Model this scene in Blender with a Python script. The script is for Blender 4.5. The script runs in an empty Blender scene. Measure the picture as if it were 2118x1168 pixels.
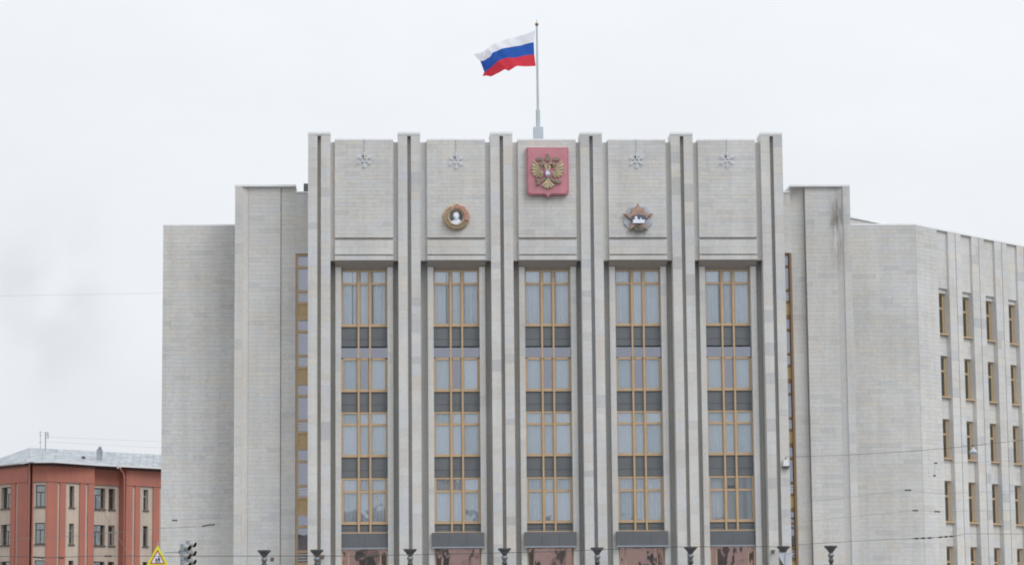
import bpy, math, random
from mathutils import Vector, Matrix

random.seed(11)
R = math.radians
sc = bpy.context.scene
col = sc.collection

# ------------------------------------------------------------------ camera
YAW, PITCH, ROLL = 0.055163, 0.13190996, -0.0093314
FPX, CAM = 5400.0, Vector((0.0, -130.0, 1.7))
fwd = Vector((math.sin(YAW) * math.cos(PITCH), math.cos(YAW) * math.cos(PITCH), math.sin(PITCH)))
rt0 = Vector((math.cos(YAW), -math.sin(YAW), 0.0))
up0 = rt0.cross(fwd)
rt = math.cos(ROLL) * rt0 + math.sin(ROLL) * up0
up = -math.sin(ROLL) * rt0 + math.cos(ROLL) * up0
cd = bpy.data.cameras.new('camera')
cd.sensor_width = 36.0
cd.lens = FPX / 2118.0 * 36.0
cd.clip_start, cd.clip_end = 1.0, 6000.0
cam = bpy.data.objects.new('camera', cd)
col.objects.link(cam)
cam.matrix_world = Matrix(((rt.x, up.x, -fwd.x, CAM.x), (rt.y, up.y, -fwd.y, CAM.y),
                           (rt.z, up.z, -fwd.z, CAM.z), (0, 0, 0, 1)))
sc.camera = cam

# ------------------------------------------------------------------ sky, sun, exposure
SUN_EL, SUN_AZ = R(46), R(42)           # the bright side of the cloud: behind the camera, to its right
world = bpy.data.worlds.new('World')
sc.world = world
world.use_nodes = True
nt = world.node_tree
nt.nodes.clear()
L = nt.links


def nd(tree, kind, **kw):
    n = tree.nodes.new(kind)
    for k, v in kw.items():
        setattr(n, k, v)
    return n


w_out = nd(nt, 'ShaderNodeOutputWorld')
w_bg = nd(nt, 'ShaderNodeBackground')
w_bg.inputs['Strength'].default_value = 0.1
sky = nd(nt, 'ShaderNodeTexSky', sky_type='NISHITA')
sky.sun_disc = False
sky.sun_elevation = SUN_EL
sky.sun_rotation = R(180) + SUN_AZ
tc = nd(nt, 'ShaderNodeTexCoord')
sep = nd(nt, 'ShaderNodeSeparateXYZ')
L.new(tc.outputs['Generated'], sep.inputs[0])
mx = nd(nt, 'ShaderNodeMath', operation='MAXIMUM')
mx.inputs[1].default_value = 0.0
L.new(sep.outputs['Z'], mx.inputs[0])
grad = nd(nt, 'ShaderNodeMath', operation='MULTIPLY_ADD')     # overcast: brighter towards the zenith
L.new(mx.outputs[0], grad.inputs[0])
grad.inputs[1].default_value = 0.62
grad.inputs[2].default_value = 0.90
mp = nd(nt, 'ShaderNodeMapping')
mp.inputs['Scale'].default_value = (1.0, 1.0, 2.2)
L.new(tc.outputs['Generated'], mp.inputs[0])
cn = nd(nt, 'ShaderNodeTexNoise')
cn.inputs['Scale'].default_value = 7.0
cn.inputs['Detail'].default_value = 6.0
cn.inputs['Roughness'].default_value = 0.55
L.new(mp.outputs[0], cn.inputs['Vector'])
cr = nd(nt, 'ShaderNodeMapRange')
cr.inputs['From Min'].default_value = 0.3
cr.inputs['From Max'].default_value = 0.7
cr.inputs['To Min'].default_value = 0.965
cr.inputs['To Max'].default_value = 1.03
L.new(cn.outputs['Fac'], cr.inputs['Value'])
ml = nd(nt, 'ShaderNodeMath', operation='MULTIPLY')
L.new(grad.outputs[0], ml.inputs[0])
L.new(cr.outputs[0], ml.inputs[1])
vs = nd(nt, 'ShaderNodeVectorMath', operation='SCALE')
vs.inputs[0].default_value = (8.72, 9.02, 9.42)
L.new(ml.outputs[0], vs.inputs['Scale'])
wm = nd(nt, 'ShaderNodeMix', data_type='RGBA')
wm.inputs['Factor'].default_value = 0.97
L.new(sky.outputs[0], wm.inputs[6])
L.new(vs.outputs[0], wm.inputs[7])
L.new(wm.outputs[2], w_bg.inputs['Color'])
L.new(w_bg.outputs[0], w_out.inputs[0])

sl = bpy.data.lights.new('sun', 'SUN')
sl.energy = 1.4
sl.angle = R(32)
sl.color = (1.0, 0.985, 0.965)
so = bpy.data.objects.new('sun', sl)
col.objects.link(so)
sd = Vector((math.sin(SUN_AZ) * math.cos(SUN_EL), -math.cos(SUN_AZ) * math.cos(SUN_EL), math.sin(SUN_EL)))
so.rotation_euler = sd.to_track_quat('Z', 'Y').to_euler()
so.location = (0, -60, 80)

sc.view_settings.view_transform = 'Standard'
sc.view_settings.look = 'None'
sc.view_settings.exposure = 0.0
sc.view_settings.gamma = 1.0
sc.view_settings.use_curve_mapping = False
sc.cycles.use_denoising = True
sc.cycles.max_bounces = 8
sc.cycles.transparent_max_bounces = 16
sc.cycles.volume_bounces = 1
sc.cycles.filter_width = 1.9


# ------------------------------------------------------------------ helpers
def at(px, py, Y):
    """Point of the place seen at (px, py) of the photograph on the vertical plane Y."""
    d = fwd * FPX + rt * (px - 1059.0) - up * (py - 584.0)
    return CAM + d * ((Y - CAM.y) / d.y)


def on_line(px, py, p, dr):
    """(s, z) where the sight line meets the vertical plane through p along dr."""
    d = fwd * FPX + rt * (px - 1059.0) - up * (py - 584.0)
    n = Vector((-dr[1], dr[0], 0))
    t = (Vector(p) - CAM).dot(n) / d.dot(n)
    q = CAM + d * t
    return (q - Vector(p)).dot(Vector((dr[0], dr[1], 0))), q.z


class MB:
    def __init__(self):
        self.v, self.f, self.t, self.mi = [], [], [], []

    def quad(self, pts, tone=0.0, mi=0):
        b = len(self.v)
        self.v += [tuple(p) for p in pts]
        self.f.append(tuple(range(b, b + len(pts))))
        self.t.append(tone)
        self.mi.append(mi)

    def box(self, x0, x1, y0, y1, z0, z1, tone=0.0, mi=0):
        b = len(self.v)
        self.v += [(x0, y0, z0), (x1, y0, z0), (x1, y1, z0), (x0, y1, z0),
                   (x0, y0, z1), (x1, y0, z1), (x1, y1, z1), (x0, y1, z1)]
        for q in ((0, 1, 5, 4), (1, 2, 6, 5), (2, 3, 7, 6), (3, 0, 4, 7), (4, 5, 6, 7), (3, 2, 1, 0)):
            self.f.append(tuple(b + i for i in q))
            self.t.append(tone)
            self.mi.append(mi)
        return self

    def obox(self, p, dr, s0, s1, d0, d1, z0, z1, tone=0.0, mi=0):
        """Box along dr from p; d is depth behind the face (negative = proud)."""
        n = (-dr[1], dr[0])

        def P(s, d, z):
            return (p[0] + dr[0] * s + n[0] * d, p[1] + dr[1] * s + n[1] * d, z)
        b = len(self.v)
        self.v += [P(s0, d0, z0), P(s1, d0, z0), P(s1, d1, z0), P(s0, d1, z0),
                   P(s0, d0, z1), P(s1, d0, z1), P(s1, d1, z1), P(s0, d1, z1)]
        for q in ((0, 1, 5, 4), (1, 2, 6, 5), (2, 3, 7, 6), (3, 0, 4, 7), (4, 5, 6, 7), (3, 2, 1, 0)):
            self.f.append(tuple(b + i for i in q))
            self.t.append(tone)
            self.mi.append(mi)
        return self

    def prism(self, poly, y0, y1, mi=0, taper=0.0):
        """Outline in (x, z), counter-clockwise as seen from the camera side; y0 front, y1 back."""
        n = len(poly)
        cx = sum(p[0] for p in poly) / n
        cz = sum(p[1] for p in poly) / n
        b = len(self.v)
        self.v += [(cx + (p[0] - cx) * (1 - taper), y0, cz + (p[1] - cz) * (1 - taper)) for p in poly]
        self.v += [(p[0], y1, p[1]) for p in poly]
        self.f.append(tuple(b + i for i in range(n)))
        self.f.append(tuple(b + n + i for i in reversed(range(n))))
        for i in range(n):
            j = (i + 1) % n
            self.f.append((b + i, b + n + i, b + n + j, b + j))
        self.t += [0.0] * (n + 2)
        self.mi += [mi] * (n + 2)
        return self

    def tube(self, pts, r, n=6, r1=None, mi=0, cap=True):
        pts = [Vector(p) for p in pts]
        rings = []
        for i, p in enumerate(pts):
            a = pts[max(0, i - 1)]
            c = pts[min(len(pts) - 1, i + 1)]
            t = (c - a).normalized()
            u = t.cross(Vector((0, 0, 1)))
            if u.length < 1e-3:
                u = t.cross(Vector((1, 0, 0)))
            u.normalize()
            w = t.cross(u)
            rr = r if r1 is None else r + (r1 - r) * i / (len(pts) - 1)
            b = len(self.v)
            for k in range(n):
                q = p + rr * (math.cos(2 * math.pi * k / n) * u + math.sin(2 * math.pi * k / n) * w)
                self.v.append(tuple(q))
            rings.append(b)
        for a, b in zip(rings, rings[1:]):
            for k in range(n):
                self.f.append((a + k, a + (k + 1) % n, b + (k + 1) % n, b + k))
                self.t.append(0.0)
                self.mi.append(mi)
        if cap:
            self.f.append(tuple(rings[0] + k for k in reversed(range(n))))
            self.f.append(tuple(rings[-1] + k for k in range(n)))
            self.t += [0.0, 0.0]
            self.mi += [mi, mi]
        return self

    def lathe(self, prof, c, n=20, mi=0, axis='z'):
        rings = []
        for r, h in prof:
            b = len(self.v)
            for k in range(n):
                a = 2 * math.pi * k / n
                if axis == 'z':
                    self.v.append((c[0] + r * math.cos(a), c[1] + r * math.sin(a), c[2] + h))
                else:       # around the y axis; h runs towards the camera (-y)
                    self.v.append((c[0] + r * math.cos(a), c[1] - h, c[2] + r * math.sin(a)))
            rings.append(b)
        for a, b in zip(rings, rings[1:]):
            for k in range(n):
                self.f.append((a + k, a + (k + 1) % n, b + (k + 1) % n, b + k))
                self.t.append(0.0)
                self.mi.append(mi)
        self.f.append(tuple(rings[0] + k for k in reversed(range(n))))
        self.f.append(tuple(rings[-1] + k for k in range(n)))
        self.t += [0.0, 0.0]
        self.mi += [mi, mi]
        return self

    def build(self, name, mats, parent=None, smooth=False, bevel=0.0, loc=None):
        me = bpy.data.meshes.new(name)
        v = self.v
        if loc is not None:
            v = [(a - loc[0], b - loc[1], c - loc[2]) for a, b, c in v]
        me.from_pydata(v, [], self.f)
        if not isinstance(mats, (list, tuple)):
            mats = [mats]
        for m in mats:
            me.materials.append(m)
        me.polygons.foreach_set('material_index', self.mi)
        at_ = me.attributes.new('tone', 'FLOAT', 'FACE')
        at_.data.foreach_set('value', self.t)
        if smooth:
            me.polygons.foreach_set('use_smooth', [True] * len(me.polygons))
        me.update()
        o = bpy.data.objects.new(name, me)
        col.objects.link(o)
        if loc is not None:
            o.location = loc
        if parent is not None:
            o.parent = parent
            o.matrix_parent_inverse = parent_inv(parent)
        if bevel:
            b = o.modifiers.new('edge', 'BEVEL')
            b.width = bevel
            b.segments = 2
            b.limit_method = 'ANGLE'
        return o


def world_loc(o):
    v = Vector(o.location)
    while o.parent is not None:
        o = o.parent
    return v


def parent_inv(p):
    """Parents are only ever translated, so meshes given in world metres stay where they are."""
    if p.parent is None:
        return Matrix.Translation(-Vector(p.location))
    return Matrix.Identity(4) if False else Matrix.Translation(-Vector(p.location))


def thing(name, label, cat, loc=(0, 0, 0), group=None):
    o = bpy.data.objects.new(name, None)
    o.empty_display_size = 0.3
    o.location = loc
    col.objects.link(o)
    return tag(o, label, cat, group)


def tag(o, label=None, cat=None, group=None, kind=None):
    if label:
        o['label'] = label
    if cat:
        o['category'] = cat
    if group:
        o['group'] = group
    if kind:
        o['kind'] = kind
    return o


# ------------------------------------------------------------------ materials
def mat(name, color, rough=0.7, metal=0.0, spec=0.4, noise=0.0, nscale=3.0, bump=0.0, bscale=20.0):
    m = bpy.data.materials.new(name)
    m.use_nodes = True
    t = m.node_tree
    b = t.nodes['Principled BSDF']
    b.inputs['Base Color'].default_value = (*color, 1)
    b.inputs['Roughness'].default_value = rough
    b.inputs['Metallic'].default_value = metal
    b.inputs['Specular IOR Level'].default_value = spec
    if noise:
        geo = nd(t, 'ShaderNodeNewGeometry')
        n = nd(t, 'ShaderNodeTexNoise')
        n.inputs['Scale'].default_value = nscale
        n.inputs['Detail'].default_value = 5.0
        t.links.new(geo.outputs['Position'], n.inputs['Vector'])
        mr = nd(t, 'ShaderNodeMapRange')
        mr.inputs['From Min'].default_value = 0.3
        mr.inputs['From Max'].default_value = 0.7
        mr.inputs['To Min'].default_value = 1.0 - noise
        mr.inputs['To Max'].default_value = 1.0 + noise
        t.links.new(n.outputs['Fac'], mr.inputs['Value'])
        vm = nd(t, 'ShaderNodeVectorMath', operation='SCALE')
        vm.inputs[0].default_value = color
        t.links.new(mr.outputs[0], vm.inputs['Scale'])
        t.links.new(vm.outputs[0], b.inputs['Base Color'])
    if bump:
        geo2 = nd(t, 'ShaderNodeNewGeometry')
        n2 = nd(t, 'ShaderNodeTexNoise')
        n2.inputs['Scale'].default_value = bscale
        t.links.new(geo2.outputs['Position'], n2.inputs['Vector'])
        bp = nd(t, 'ShaderNodeBump')
        bp.inputs['Strength'].default_value = bump
        bp.inputs['Distance'].default_value = 0.02
        t.links.new(n2.outputs['Fac'], bp.inputs['Height'])
        t.links.new(bp.outputs[0], b.inputs['Normal'])
    return m


def stone_mat(name, spread=1.0, stain=None):
    """Limestone slabs: each slab has its own tone; weathering and grain on top; stain = (x, z, half width, height) of a leak."""
    m = bpy.data.materials.new(name)
    m.use_nodes = True
    t = m.node_tree
    lk = t.links
    b = t.nodes['Principled BSDF']
    b.inputs['Roughness'].default_value = 0.75
    b.inputs['Specular IOR Level'].default_value = 0.3
    a = nd(t, 'ShaderNodeAttribute', attribute_name='tone')
    oi = nd(t, 'ShaderNodeObjectInfo')
    ad = nd(t, 'ShaderNodeMath', operation='ADD')
    lk.new(a.outputs['Fac'], ad.inputs[0])
    lk.new(oi.outputs['Random'], ad.inputs[1])
    fr = nd(t, 'ShaderNodeMath', operation='FRACT')
    lk.new(ad.outputs[0], fr.inputs[0])
    ramp = nd(t, 'ShaderNodeValToRGB')
    base = (0.605, 0.600, 0.585)
    stops = [(0.0, (0.575, 0.570, 0.555)), (0.2, (0.600, 0.595, 0.580)), (0.45, (0.630, 0.626, 0.615)),
             (0.6, (0.600, 0.606, 0.612)), (0.72, (0.575, 0.590, 0.618)), (0.80, (0.635, 0.612, 0.570)),
             (0.87, (0.615, 0.580, 0.540)), (0.93, (0.520, 0.530, 0.550)), (1.0, (0.490, 0.486, 0.480))]
    e = ramp.color_ramp.elements
    while len(e) < len(stops):
        e.new(0.5)
    for k, (p, c) in enumerate(stops):
        e[k].position = p
        e[k].color = tuple(base[i] + (c[i] - base[i]) * spread for i in range(3)) + (1,)
    lk.new(fr.outputs[0], ramp.inputs[0])
    geo = nd(t, 'ShaderNodeNewGeometry')

    def noise(scale, mn, mxv, stretch=None, detail=6.0):
        vec = geo.outputs['Position']
        if stretch:
            q = nd(t, 'ShaderNodeMapping')
            q.inputs['Scale'].default_value = stretch
            lk.new(vec, q.inputs[0])
            vec = q.outputs[0]
        n = nd(t, 'ShaderNodeTexNoise')
        n.inputs['Scale'].default_value = scale
        n.inputs['Detail'].default_value = detail
        n.inputs['Roughness'].default_value = 0.6
        lk.new(vec, n.inputs['Vector'])
        r_ = nd(t, 'ShaderNodeMapRange')
        r_.inputs['From Min'].default_value = 0.3
        r_.inputs['From Max'].default_value = 0.7
        r_.inputs['To Min'].default_value = mn
        r_.inputs['To Max'].default_value = mxv
        lk.new(n.outputs['Fac'], r_.inputs['Value'])
        return r_.outputs[0]
    n1 = noise(0.22, 0.91, 1.06)                                  # broad weathering
    n2 = noise(1.0, 0.92, 1.05, stretch=(2.0, 2.0, 0.13))         # rain streaks
    n3 = noise(7.0, 0.93, 1.06, detail=8.0)                       # grain
    m1 = nd(t, 'ShaderNodeMath', operation='MULTIPLY')
    lk.new(n1, m1.inputs[0])
    lk.new(n2, m1.inputs[1])
    m2 = nd(t, 'ShaderNodeMath', operation='MULTIPLY')
    lk.new(m1.outputs[0], m2.inputs[0])
    lk.new(n3, m2.inputs[1])
    sc_ = nd(t, 'ShaderNodeVectorMath', operation='SCALE')
    lk.new(ramp.outputs[0], sc_.inputs[0])
    lk.new(m2.outputs[0], sc_.inputs['Scale'])
    out = sc_.outputs[0]
    # a slow warm / cool drift over the whole front
    n4 = noise(0.35, 0.0, 1.0, stretch=(1.0, 1.0, 1.7))
    dr = nd(t, 'ShaderNodeMix', data_type='RGBA')
    dr.inputs[6].default_value = (0.975, 1.0, 1.03, 1)
    dr.inputs[7].default_value = (1.02, 1.0, 0.965, 1)
    lk.new(n4, dr.inputs['Factor'])
    n5 = noise(2.6, 0.0, 1.0, stretch=(1.0, 1.0, 2.0), detail=3.0)
    dr2 = nd(t, 'ShaderNodeMix', data_type='RGBA')
    dr2.inputs[6].default_value = (0.985, 1.0, 1.015, 1)
    dr2.inputs[7].default_value = (1.03, 1.0, 0.965, 1)
    lk.new(n5, dr2.inputs['Factor'])
    dm0 = nd(t, 'ShaderNodeVectorMath', operation='MULTIPLY')
    lk.new(out, dm0.inputs[0])
    lk.new(dr2.outputs[2], dm0.inputs[1])
    out = dm0.outputs[0]
    dm = nd(t, 'ShaderNodeVectorMath', operation='MULTIPLY')
    lk.new(out, dm.inputs[0])
    lk.new(dr.outputs[2], dm.inputs[1])
    out = dm.outputs[0]
    if stain:
        sx, sz, hw, hh = stain
        s = nd(t, 'ShaderNodeSeparateXYZ')
        lk.new(geo.outputs['Position'], s.inputs[0])

        def gate(o_, c, w):
            q = nd(t, 'ShaderNodeMath', operation='SUBTRACT')
            lk.new(o_, q.inputs[0])
            q.inputs[1].default_value = c
            q2 = nd(t, 'ShaderNodeMath', operation='ABSOLUTE')
            lk.new(q.outputs[0], q2.inputs[0])
            q3 = nd(t, 'ShaderNodeMapRange', interpolation_type='SMOOTHSTEP')
            q3.inputs['From Min'].default_value = w
            q3.inputs['From Max'].default_value = 0.0
            q3.inputs['To Min'].default_value = 0.0
            q3.inputs['To Max'].default_value = 1.0
            lk.new(q2.outputs[0], q3.inputs['Value'])
            return q3.outputs[0]
        g = nd(t, 'ShaderNodeMath', operation='MULTIPLY')
        lk.new(gate(s.outputs['X'], sx, hw), g.inputs[0])
        lk.new(gate(s.outputs['Z'], sz, hh), g.inputs[1])
        g2 = nd(t, 'ShaderNodeMath', operation='MULTIPLY')
        lk.new(g.outputs[0], g2.inputs[0])
        lk.new(noise(1.6, -0.2, 1.6, stretch=(2.6, 2.6, 0.5)), g2.inputs[1])
        g2.use_clamp = True
        sm = nd(t, 'ShaderNodeMix', data_type='RGBA')
        lk.new(g2.outputs[0], sm.inputs['Factor'])
        lk.new(out, sm.inputs[6])
        sm.inputs[7].default_value = (0.25, 0.23, 0.21, 1)
        out = sm.outputs[2]
    lk.new(out, b.inputs['Base Color'])
    bp = nd(t, 'ShaderNodeBump')
    bp.inputs['Strength'].default_value = 0.25
    bp.inputs['Distance'].default_value = 0.01
    lk.new(n3, bp.inputs['Height'])
    lk.new(bp.outputs[0], b.inputs['Normal'])
    return m


def glass_mat(name, tint, gloss, glosscol=(1, 1, 1), rough=0.02):
    m = bpy.data.materials.new(name)
    m.use_nodes = True
    t = m.node_tree
    t.nodes.clear()
    o = nd(t, 'ShaderNodeOutputMaterial')
    tr = nd(t, 'ShaderNodeBsdfTransparent')
    tr.inputs[0].default_value = (*tint, 1)
    g = nd(t, 'ShaderNodeBsdfGlossy')
    g.inputs['Color'].default_value = (*glosscol, 1)
    g.inputs['Roughness'].default_value = rough
    lw = nd(t, 'ShaderNodeFresnel')
    lw.inputs[0].default_value = 1.5
    ad = nd(t, 'ShaderNodeMath', operation='ADD')
    ad.use_clamp = True
    t.links.new(lw.outputs[0], ad.inputs[0])
    ad.inputs[1].default_value = gloss
    mxs = nd(t, 'ShaderNodeMixShader')
    t.links.new(ad.outputs[0], mxs.inputs[0])
    t.links.new(tr.outputs[0], mxs.inputs[1])
    t.links.new(g.outputs[0], mxs.inputs[2])
    geo = nd(t, 'ShaderNodeNewGeometry')
    n = nd(t, 'ShaderNodeTexNoise')
    n.inputs['Scale'].default_value = 0.9
    t.links.new(geo.outputs['Position'], n.inputs['Vector'])
    bp = nd(t, 'ShaderNodeBump')
    bp.inputs['Strength'].default_value = 0.12
    bp.inputs['Distance'].default_value = 0.05
    t.links.new(n.outputs['Fac'], bp.inputs['Height'])
    t.links.new(bp.outputs[0], g.inputs['Normal'])
    t.links.new(mxs.outputs[0], o.inputs[0])
    return m


M = {}
M['stone'] = stone_mat('limestone', 0.52)
M['stone_pier'] = stone_mat('limestone_piers', 0.95)
M['stone_leak'] = stone_mat('limestone_with_leak', 0.52, stain=(24.10, 22.2, 0.62, 3.0))
M['coping'] = mat('zinc_coping', (0.80, 0.81, 0.82), 0.45, 0.0, 0.5, noise=0.05)
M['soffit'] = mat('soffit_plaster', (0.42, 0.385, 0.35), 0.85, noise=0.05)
M['roof'] = mat('bitumen_roof', (0.12, 0.12, 0.125), 0.9, noise=0.1)
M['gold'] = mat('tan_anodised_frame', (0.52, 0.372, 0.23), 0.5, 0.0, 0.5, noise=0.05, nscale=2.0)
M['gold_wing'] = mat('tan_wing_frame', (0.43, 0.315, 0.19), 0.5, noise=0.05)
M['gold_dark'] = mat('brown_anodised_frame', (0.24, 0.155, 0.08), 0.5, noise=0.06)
M['tan_panel'] = mat('tan_infill_panel', (0.52, 0.385, 0.20), 0.6, noise=0.05)
M['spandrel'] = mat('grey_spandrel', (0.142, 0.155, 0.165), 0.45, 0.0, 0.5, noise=0.08, nscale=1.2)
M['fascia'] = mat('grey_fascia', (0.130, 0.137, 0.150), 0.5, noise=0.07, nscale=1.5)
M['flash'] = mat('zinc_flashing', (0.30, 0.33, 0.38), 0.4, noise=0.05)
M['curtain'] = mat('white_curtain', (0.88, 0.90, 0.93), 0.9, noise=0.03, nscale=2.0)
M['curtain_grey'] = mat('grey_green_curtain', (0.42, 0.43, 0.40), 0.9, noise=0.06, nscale=2.0)
M['blind'] = mat('pale_blind', (0.86, 0.895, 0.925), 0.8, noise=0.02)
M['inside'] = mat('dim_interior', (0.30, 0.29, 0.28), 0.9)
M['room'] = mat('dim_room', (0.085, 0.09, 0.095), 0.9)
M['glass'] = glass_mat('window_glass', (0.94, 0.97, 1.0), 0.17, (0.86, 0.94, 1.0))
M['glass_dull'] = glass_mat('window_glass_dull', (0.91, 0.95, 0.98), 0.11, (0.86, 0.94, 1.0))
M['glass_bright'] = glass_mat('window_glass_bright', (0.94, 0.97, 1.0), 0.27, (0.84, 0.92, 1.0))
M['glass_lilac'] = glass_mat('lilac_glass', (0.55, 0.58, 0.66), 0.31, (0.84, 0.87, 1.0))
M['glass_bronze'] = glass_mat('bronze_glass', (0.35, 0.28, 0.26), 0.68, (0.95, 0.84, 0.82))
M['glass_grey'] = glass_mat('grey_glass', (0.55, 0.59, 0.60), 0.20, (0.95, 1.0, 1.0))
M['iron'] = mat('dark_iron', (0.085, 0.09, 0.096), 0.5, 0.0, 0.5, noise=0.15, nscale=8)
M['iron_light'] = mat('pale_iron', (0.22, 0.24, 0.26), 0.35, 0.5, 0.5)  # lighter, partly metallic iron for the torch lamp collars
M['wire'] = mat('cable_black', (0.085, 0.085, 0.088), 0.6)
M['wire_thin'] = mat('cable_grey', (0.20, 0.205, 0.21), 0.6)
M['insulator'] = mat('brown_insulator', (0.045, 0.035, 0.03), 0.4)
M['pole_paint'] = mat('blue_grey_paint', (0.45, 0.50, 0.55), 0.4, 0.0, 0.5, noise=0.04)
M['brass'] = mat('brass', (0.26, 0.17, 0.10), 0.35, 0.6)

# ------------------------------------------------------------------ ground
def ground():
    m = mat('asphalt', (0.06, 0.06, 0.062), 0.85, noise=0.15, nscale=0.7, bump=0.3)
    pv = mat('pavement_stone', (0.27, 0.265, 0.255), 0.8, noise=0.1, nscale=1.2, bump=0.2)
    gl = mat('bare_ground', (0.17, 0.165, 0.15), 0.9, noise=0.2, nscale=0.05)
    kb = mat('kerb_granite', (0.33, 0.325, 0.32), 0.8, noise=0.1)
    wl = mat('road_paint', (0.72, 0.72, 0.70), 0.7, noise=0.08)
    g = MB()
    g.quad([(-600, -300, -0.02), (600, -300, -0.02), (600, 600, -0.02), (-600, 600, -0.02)])
    tag(g.build('ground', gl), kind='structure')
    r_ = MB()
    r_.quad([(-400, -122, -0.012), (400, -122, -0.012), (400, -14, -0.012), (-400, -14, -0.012)])
    tag(r_.build('road', m), kind='structure')
    p = MB()
    p.box(-300, 300, -13.8, 60, -0.3, 0.12)
    p.box(-300, 300, -160, -122.2, -0.3, 0.12)
    tag(p.build('pavement', pv), kind='structure')
    k = MB()
    k.box(-300, 300, -14.0, -13.8, -0.3, 0.15)
    k.box(-300, 300, -122.2, -122.0, -0.3, 0.15)
    tag(k.build('kerb', kb), kind='structure')
    q = MB()
    for x in range(-200, 200, 9):
        for y in (-95, -75, -45, -28):
            q.quad([(x, y, -0.008), (x + 4, y, -0.008), (x + 4, y + 0.15, -0.008), (x, y + 0.15, -0.008)])
    tag(q.build('road_marking', wl), kind='structure')


ground()

# ------------------------------------------------------------------ the administration building
BLD = thing('administration_building',
            'pale stone public building with six tall ribbed pilasters and tan framed windows', 'building', (9.0, 0.0, 0.0))
PIL = [-2.5, 2.03, 6.70, 11.26, 15.885, 20.475]
BAY = [(-2.5 + 2.03) / 2 - 0.01, (2.03 + 6.70) / 2 + 0.03, (6.70 + 11.26) / 2 + 0.03, (11.26 + 15.885) / 2 + 0.02, (15.885 + 20.475) / 2]
TOP_P, TOP_W = 26.66, 26.30
SLABS = []          # (mid, dir, width, height, tone, material, thickness)


def clad(p, dr, s0, s1, z0, z1, course=0.215, lens=(0.55, 1.2), d=0.0, key='stone', vary=0.0, whole=False):
    """Lay courses of slabs on the face that starts at p and runs along dr; d = depth of the slab fronts."""
    n = (-dr[1], dr[0])
    z = z1
    while z > z0 + 0.02:
        h = course * (1 + random.uniform(-vary, vary)) if vary else course
        if whole:
            h = random.choice((0.30, 0.42, 0.55, 0.62, 0.9))
        if z - h < z0 + 0.5 * h:
            h = z - z0
        s = s0
        while s < s1 - 1e-4:
            w = (s1 - s0) if whole else random.uniform(*lens)
            if s == s0 and not whole:
                w *= random.uniform(0.45, 1.0)
            if s1 - s - w < 0.25:
                w = s1 - s
            g = 0.0022
            pr = random.uniform(-0.002, 0.002)
            cs, cz = s + w / 2, z - h / 2
            c = (p[0] + dr[0] * cs + n[0] * (d + 0.016 + pr), p[1] + dr[1] * cs + n[1] * (d + 0.016 + pr), cz)
            SLABS.append((c, dr, w - 2 * g, h - 2 * g, random.random(), key))
            s += w
        z -= h


X = (1.0, 0.0)

# --- core volumes (behind the slabs)
def core():
    b = MB()
    b.box(-3.02, 20.99, 2.62, 18.0, 0.1, 26.0)                           # centre block behind the bays
    edges = [-3.02] + [v for x in BAY for v in (x - 1.19, x + 1.19)] + [20.99]
    for i in range(0, 12, 2):                                            # masonry between the bays
        b.box(edges[i], edges[i + 1], 1.02, 2.62, 0.1, 25.9)
    for x in BAY:                                                        # wall behind the upper panels
        b.box(x - 1.19, x + 1.19, 0.95, 2.62, 19.78, 25.9)
    b.build('wall', M['stone'], BLD)
    r_ = MB()
    r_.box(-2.9, 20.9, 2.7, 17.9, 26.0, 26.12)
    r_.build('roof', M['roof'], BLD)
    p = MB()
    p.box(-3.02, 20.99, 17.4, 18.0, 26.0, 26.3)
    p.build('parapet', M['stone'], BLD)
    n_ = MB()
    for x in BAY:
        n_.box(x - 1.185, x + 1.185, 2.5, 2.6, 0.2, 19.7)
    n_.build('interior_wall', M['inside'], BLD)


core()


def pilaster(xc):
    b = MB()
    for s in (-1, 1):
        a, c = sorted((xc + s * 0.56, xc + s * 0.09))
        b.box(a, c, 0.03, 1.24, 0.1, TOP_P - 0.2)
    b.box(xc - 0.088, xc + 0.088, 0.36, 1.24, 0.1, TOP_P - 0.2)
    b.box(xc - 0.56, xc + 0.56, 0.03, 1.24, TOP_P - 0.2, TOP_P - 0.115)
    o = b.build('pilaster', M['stone_pier'], BLD)
    c = MB().box(xc - 0.572, xc + 0.572, -0.012, 1.3, TOP_P - 0.115, TOP_P)
    c.build('coping', M['coping'], o)
    for s in (-1, 1):
        a, c = sorted((xc + s * 0.56, xc + s * 0.09))
        clad((0, 0), X, a, c, 0.12, TOP_P - 0.2, key='stone_pier', whole=True)
    clad((0, 0), X, xc - 0.56, xc + 0.56, TOP_P - 0.2, TOP_P - 0.115, course=0.12, key='stone_pier', lens=(0.5, 0.6))


for x in PIL:
    pilaster(x)


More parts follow.
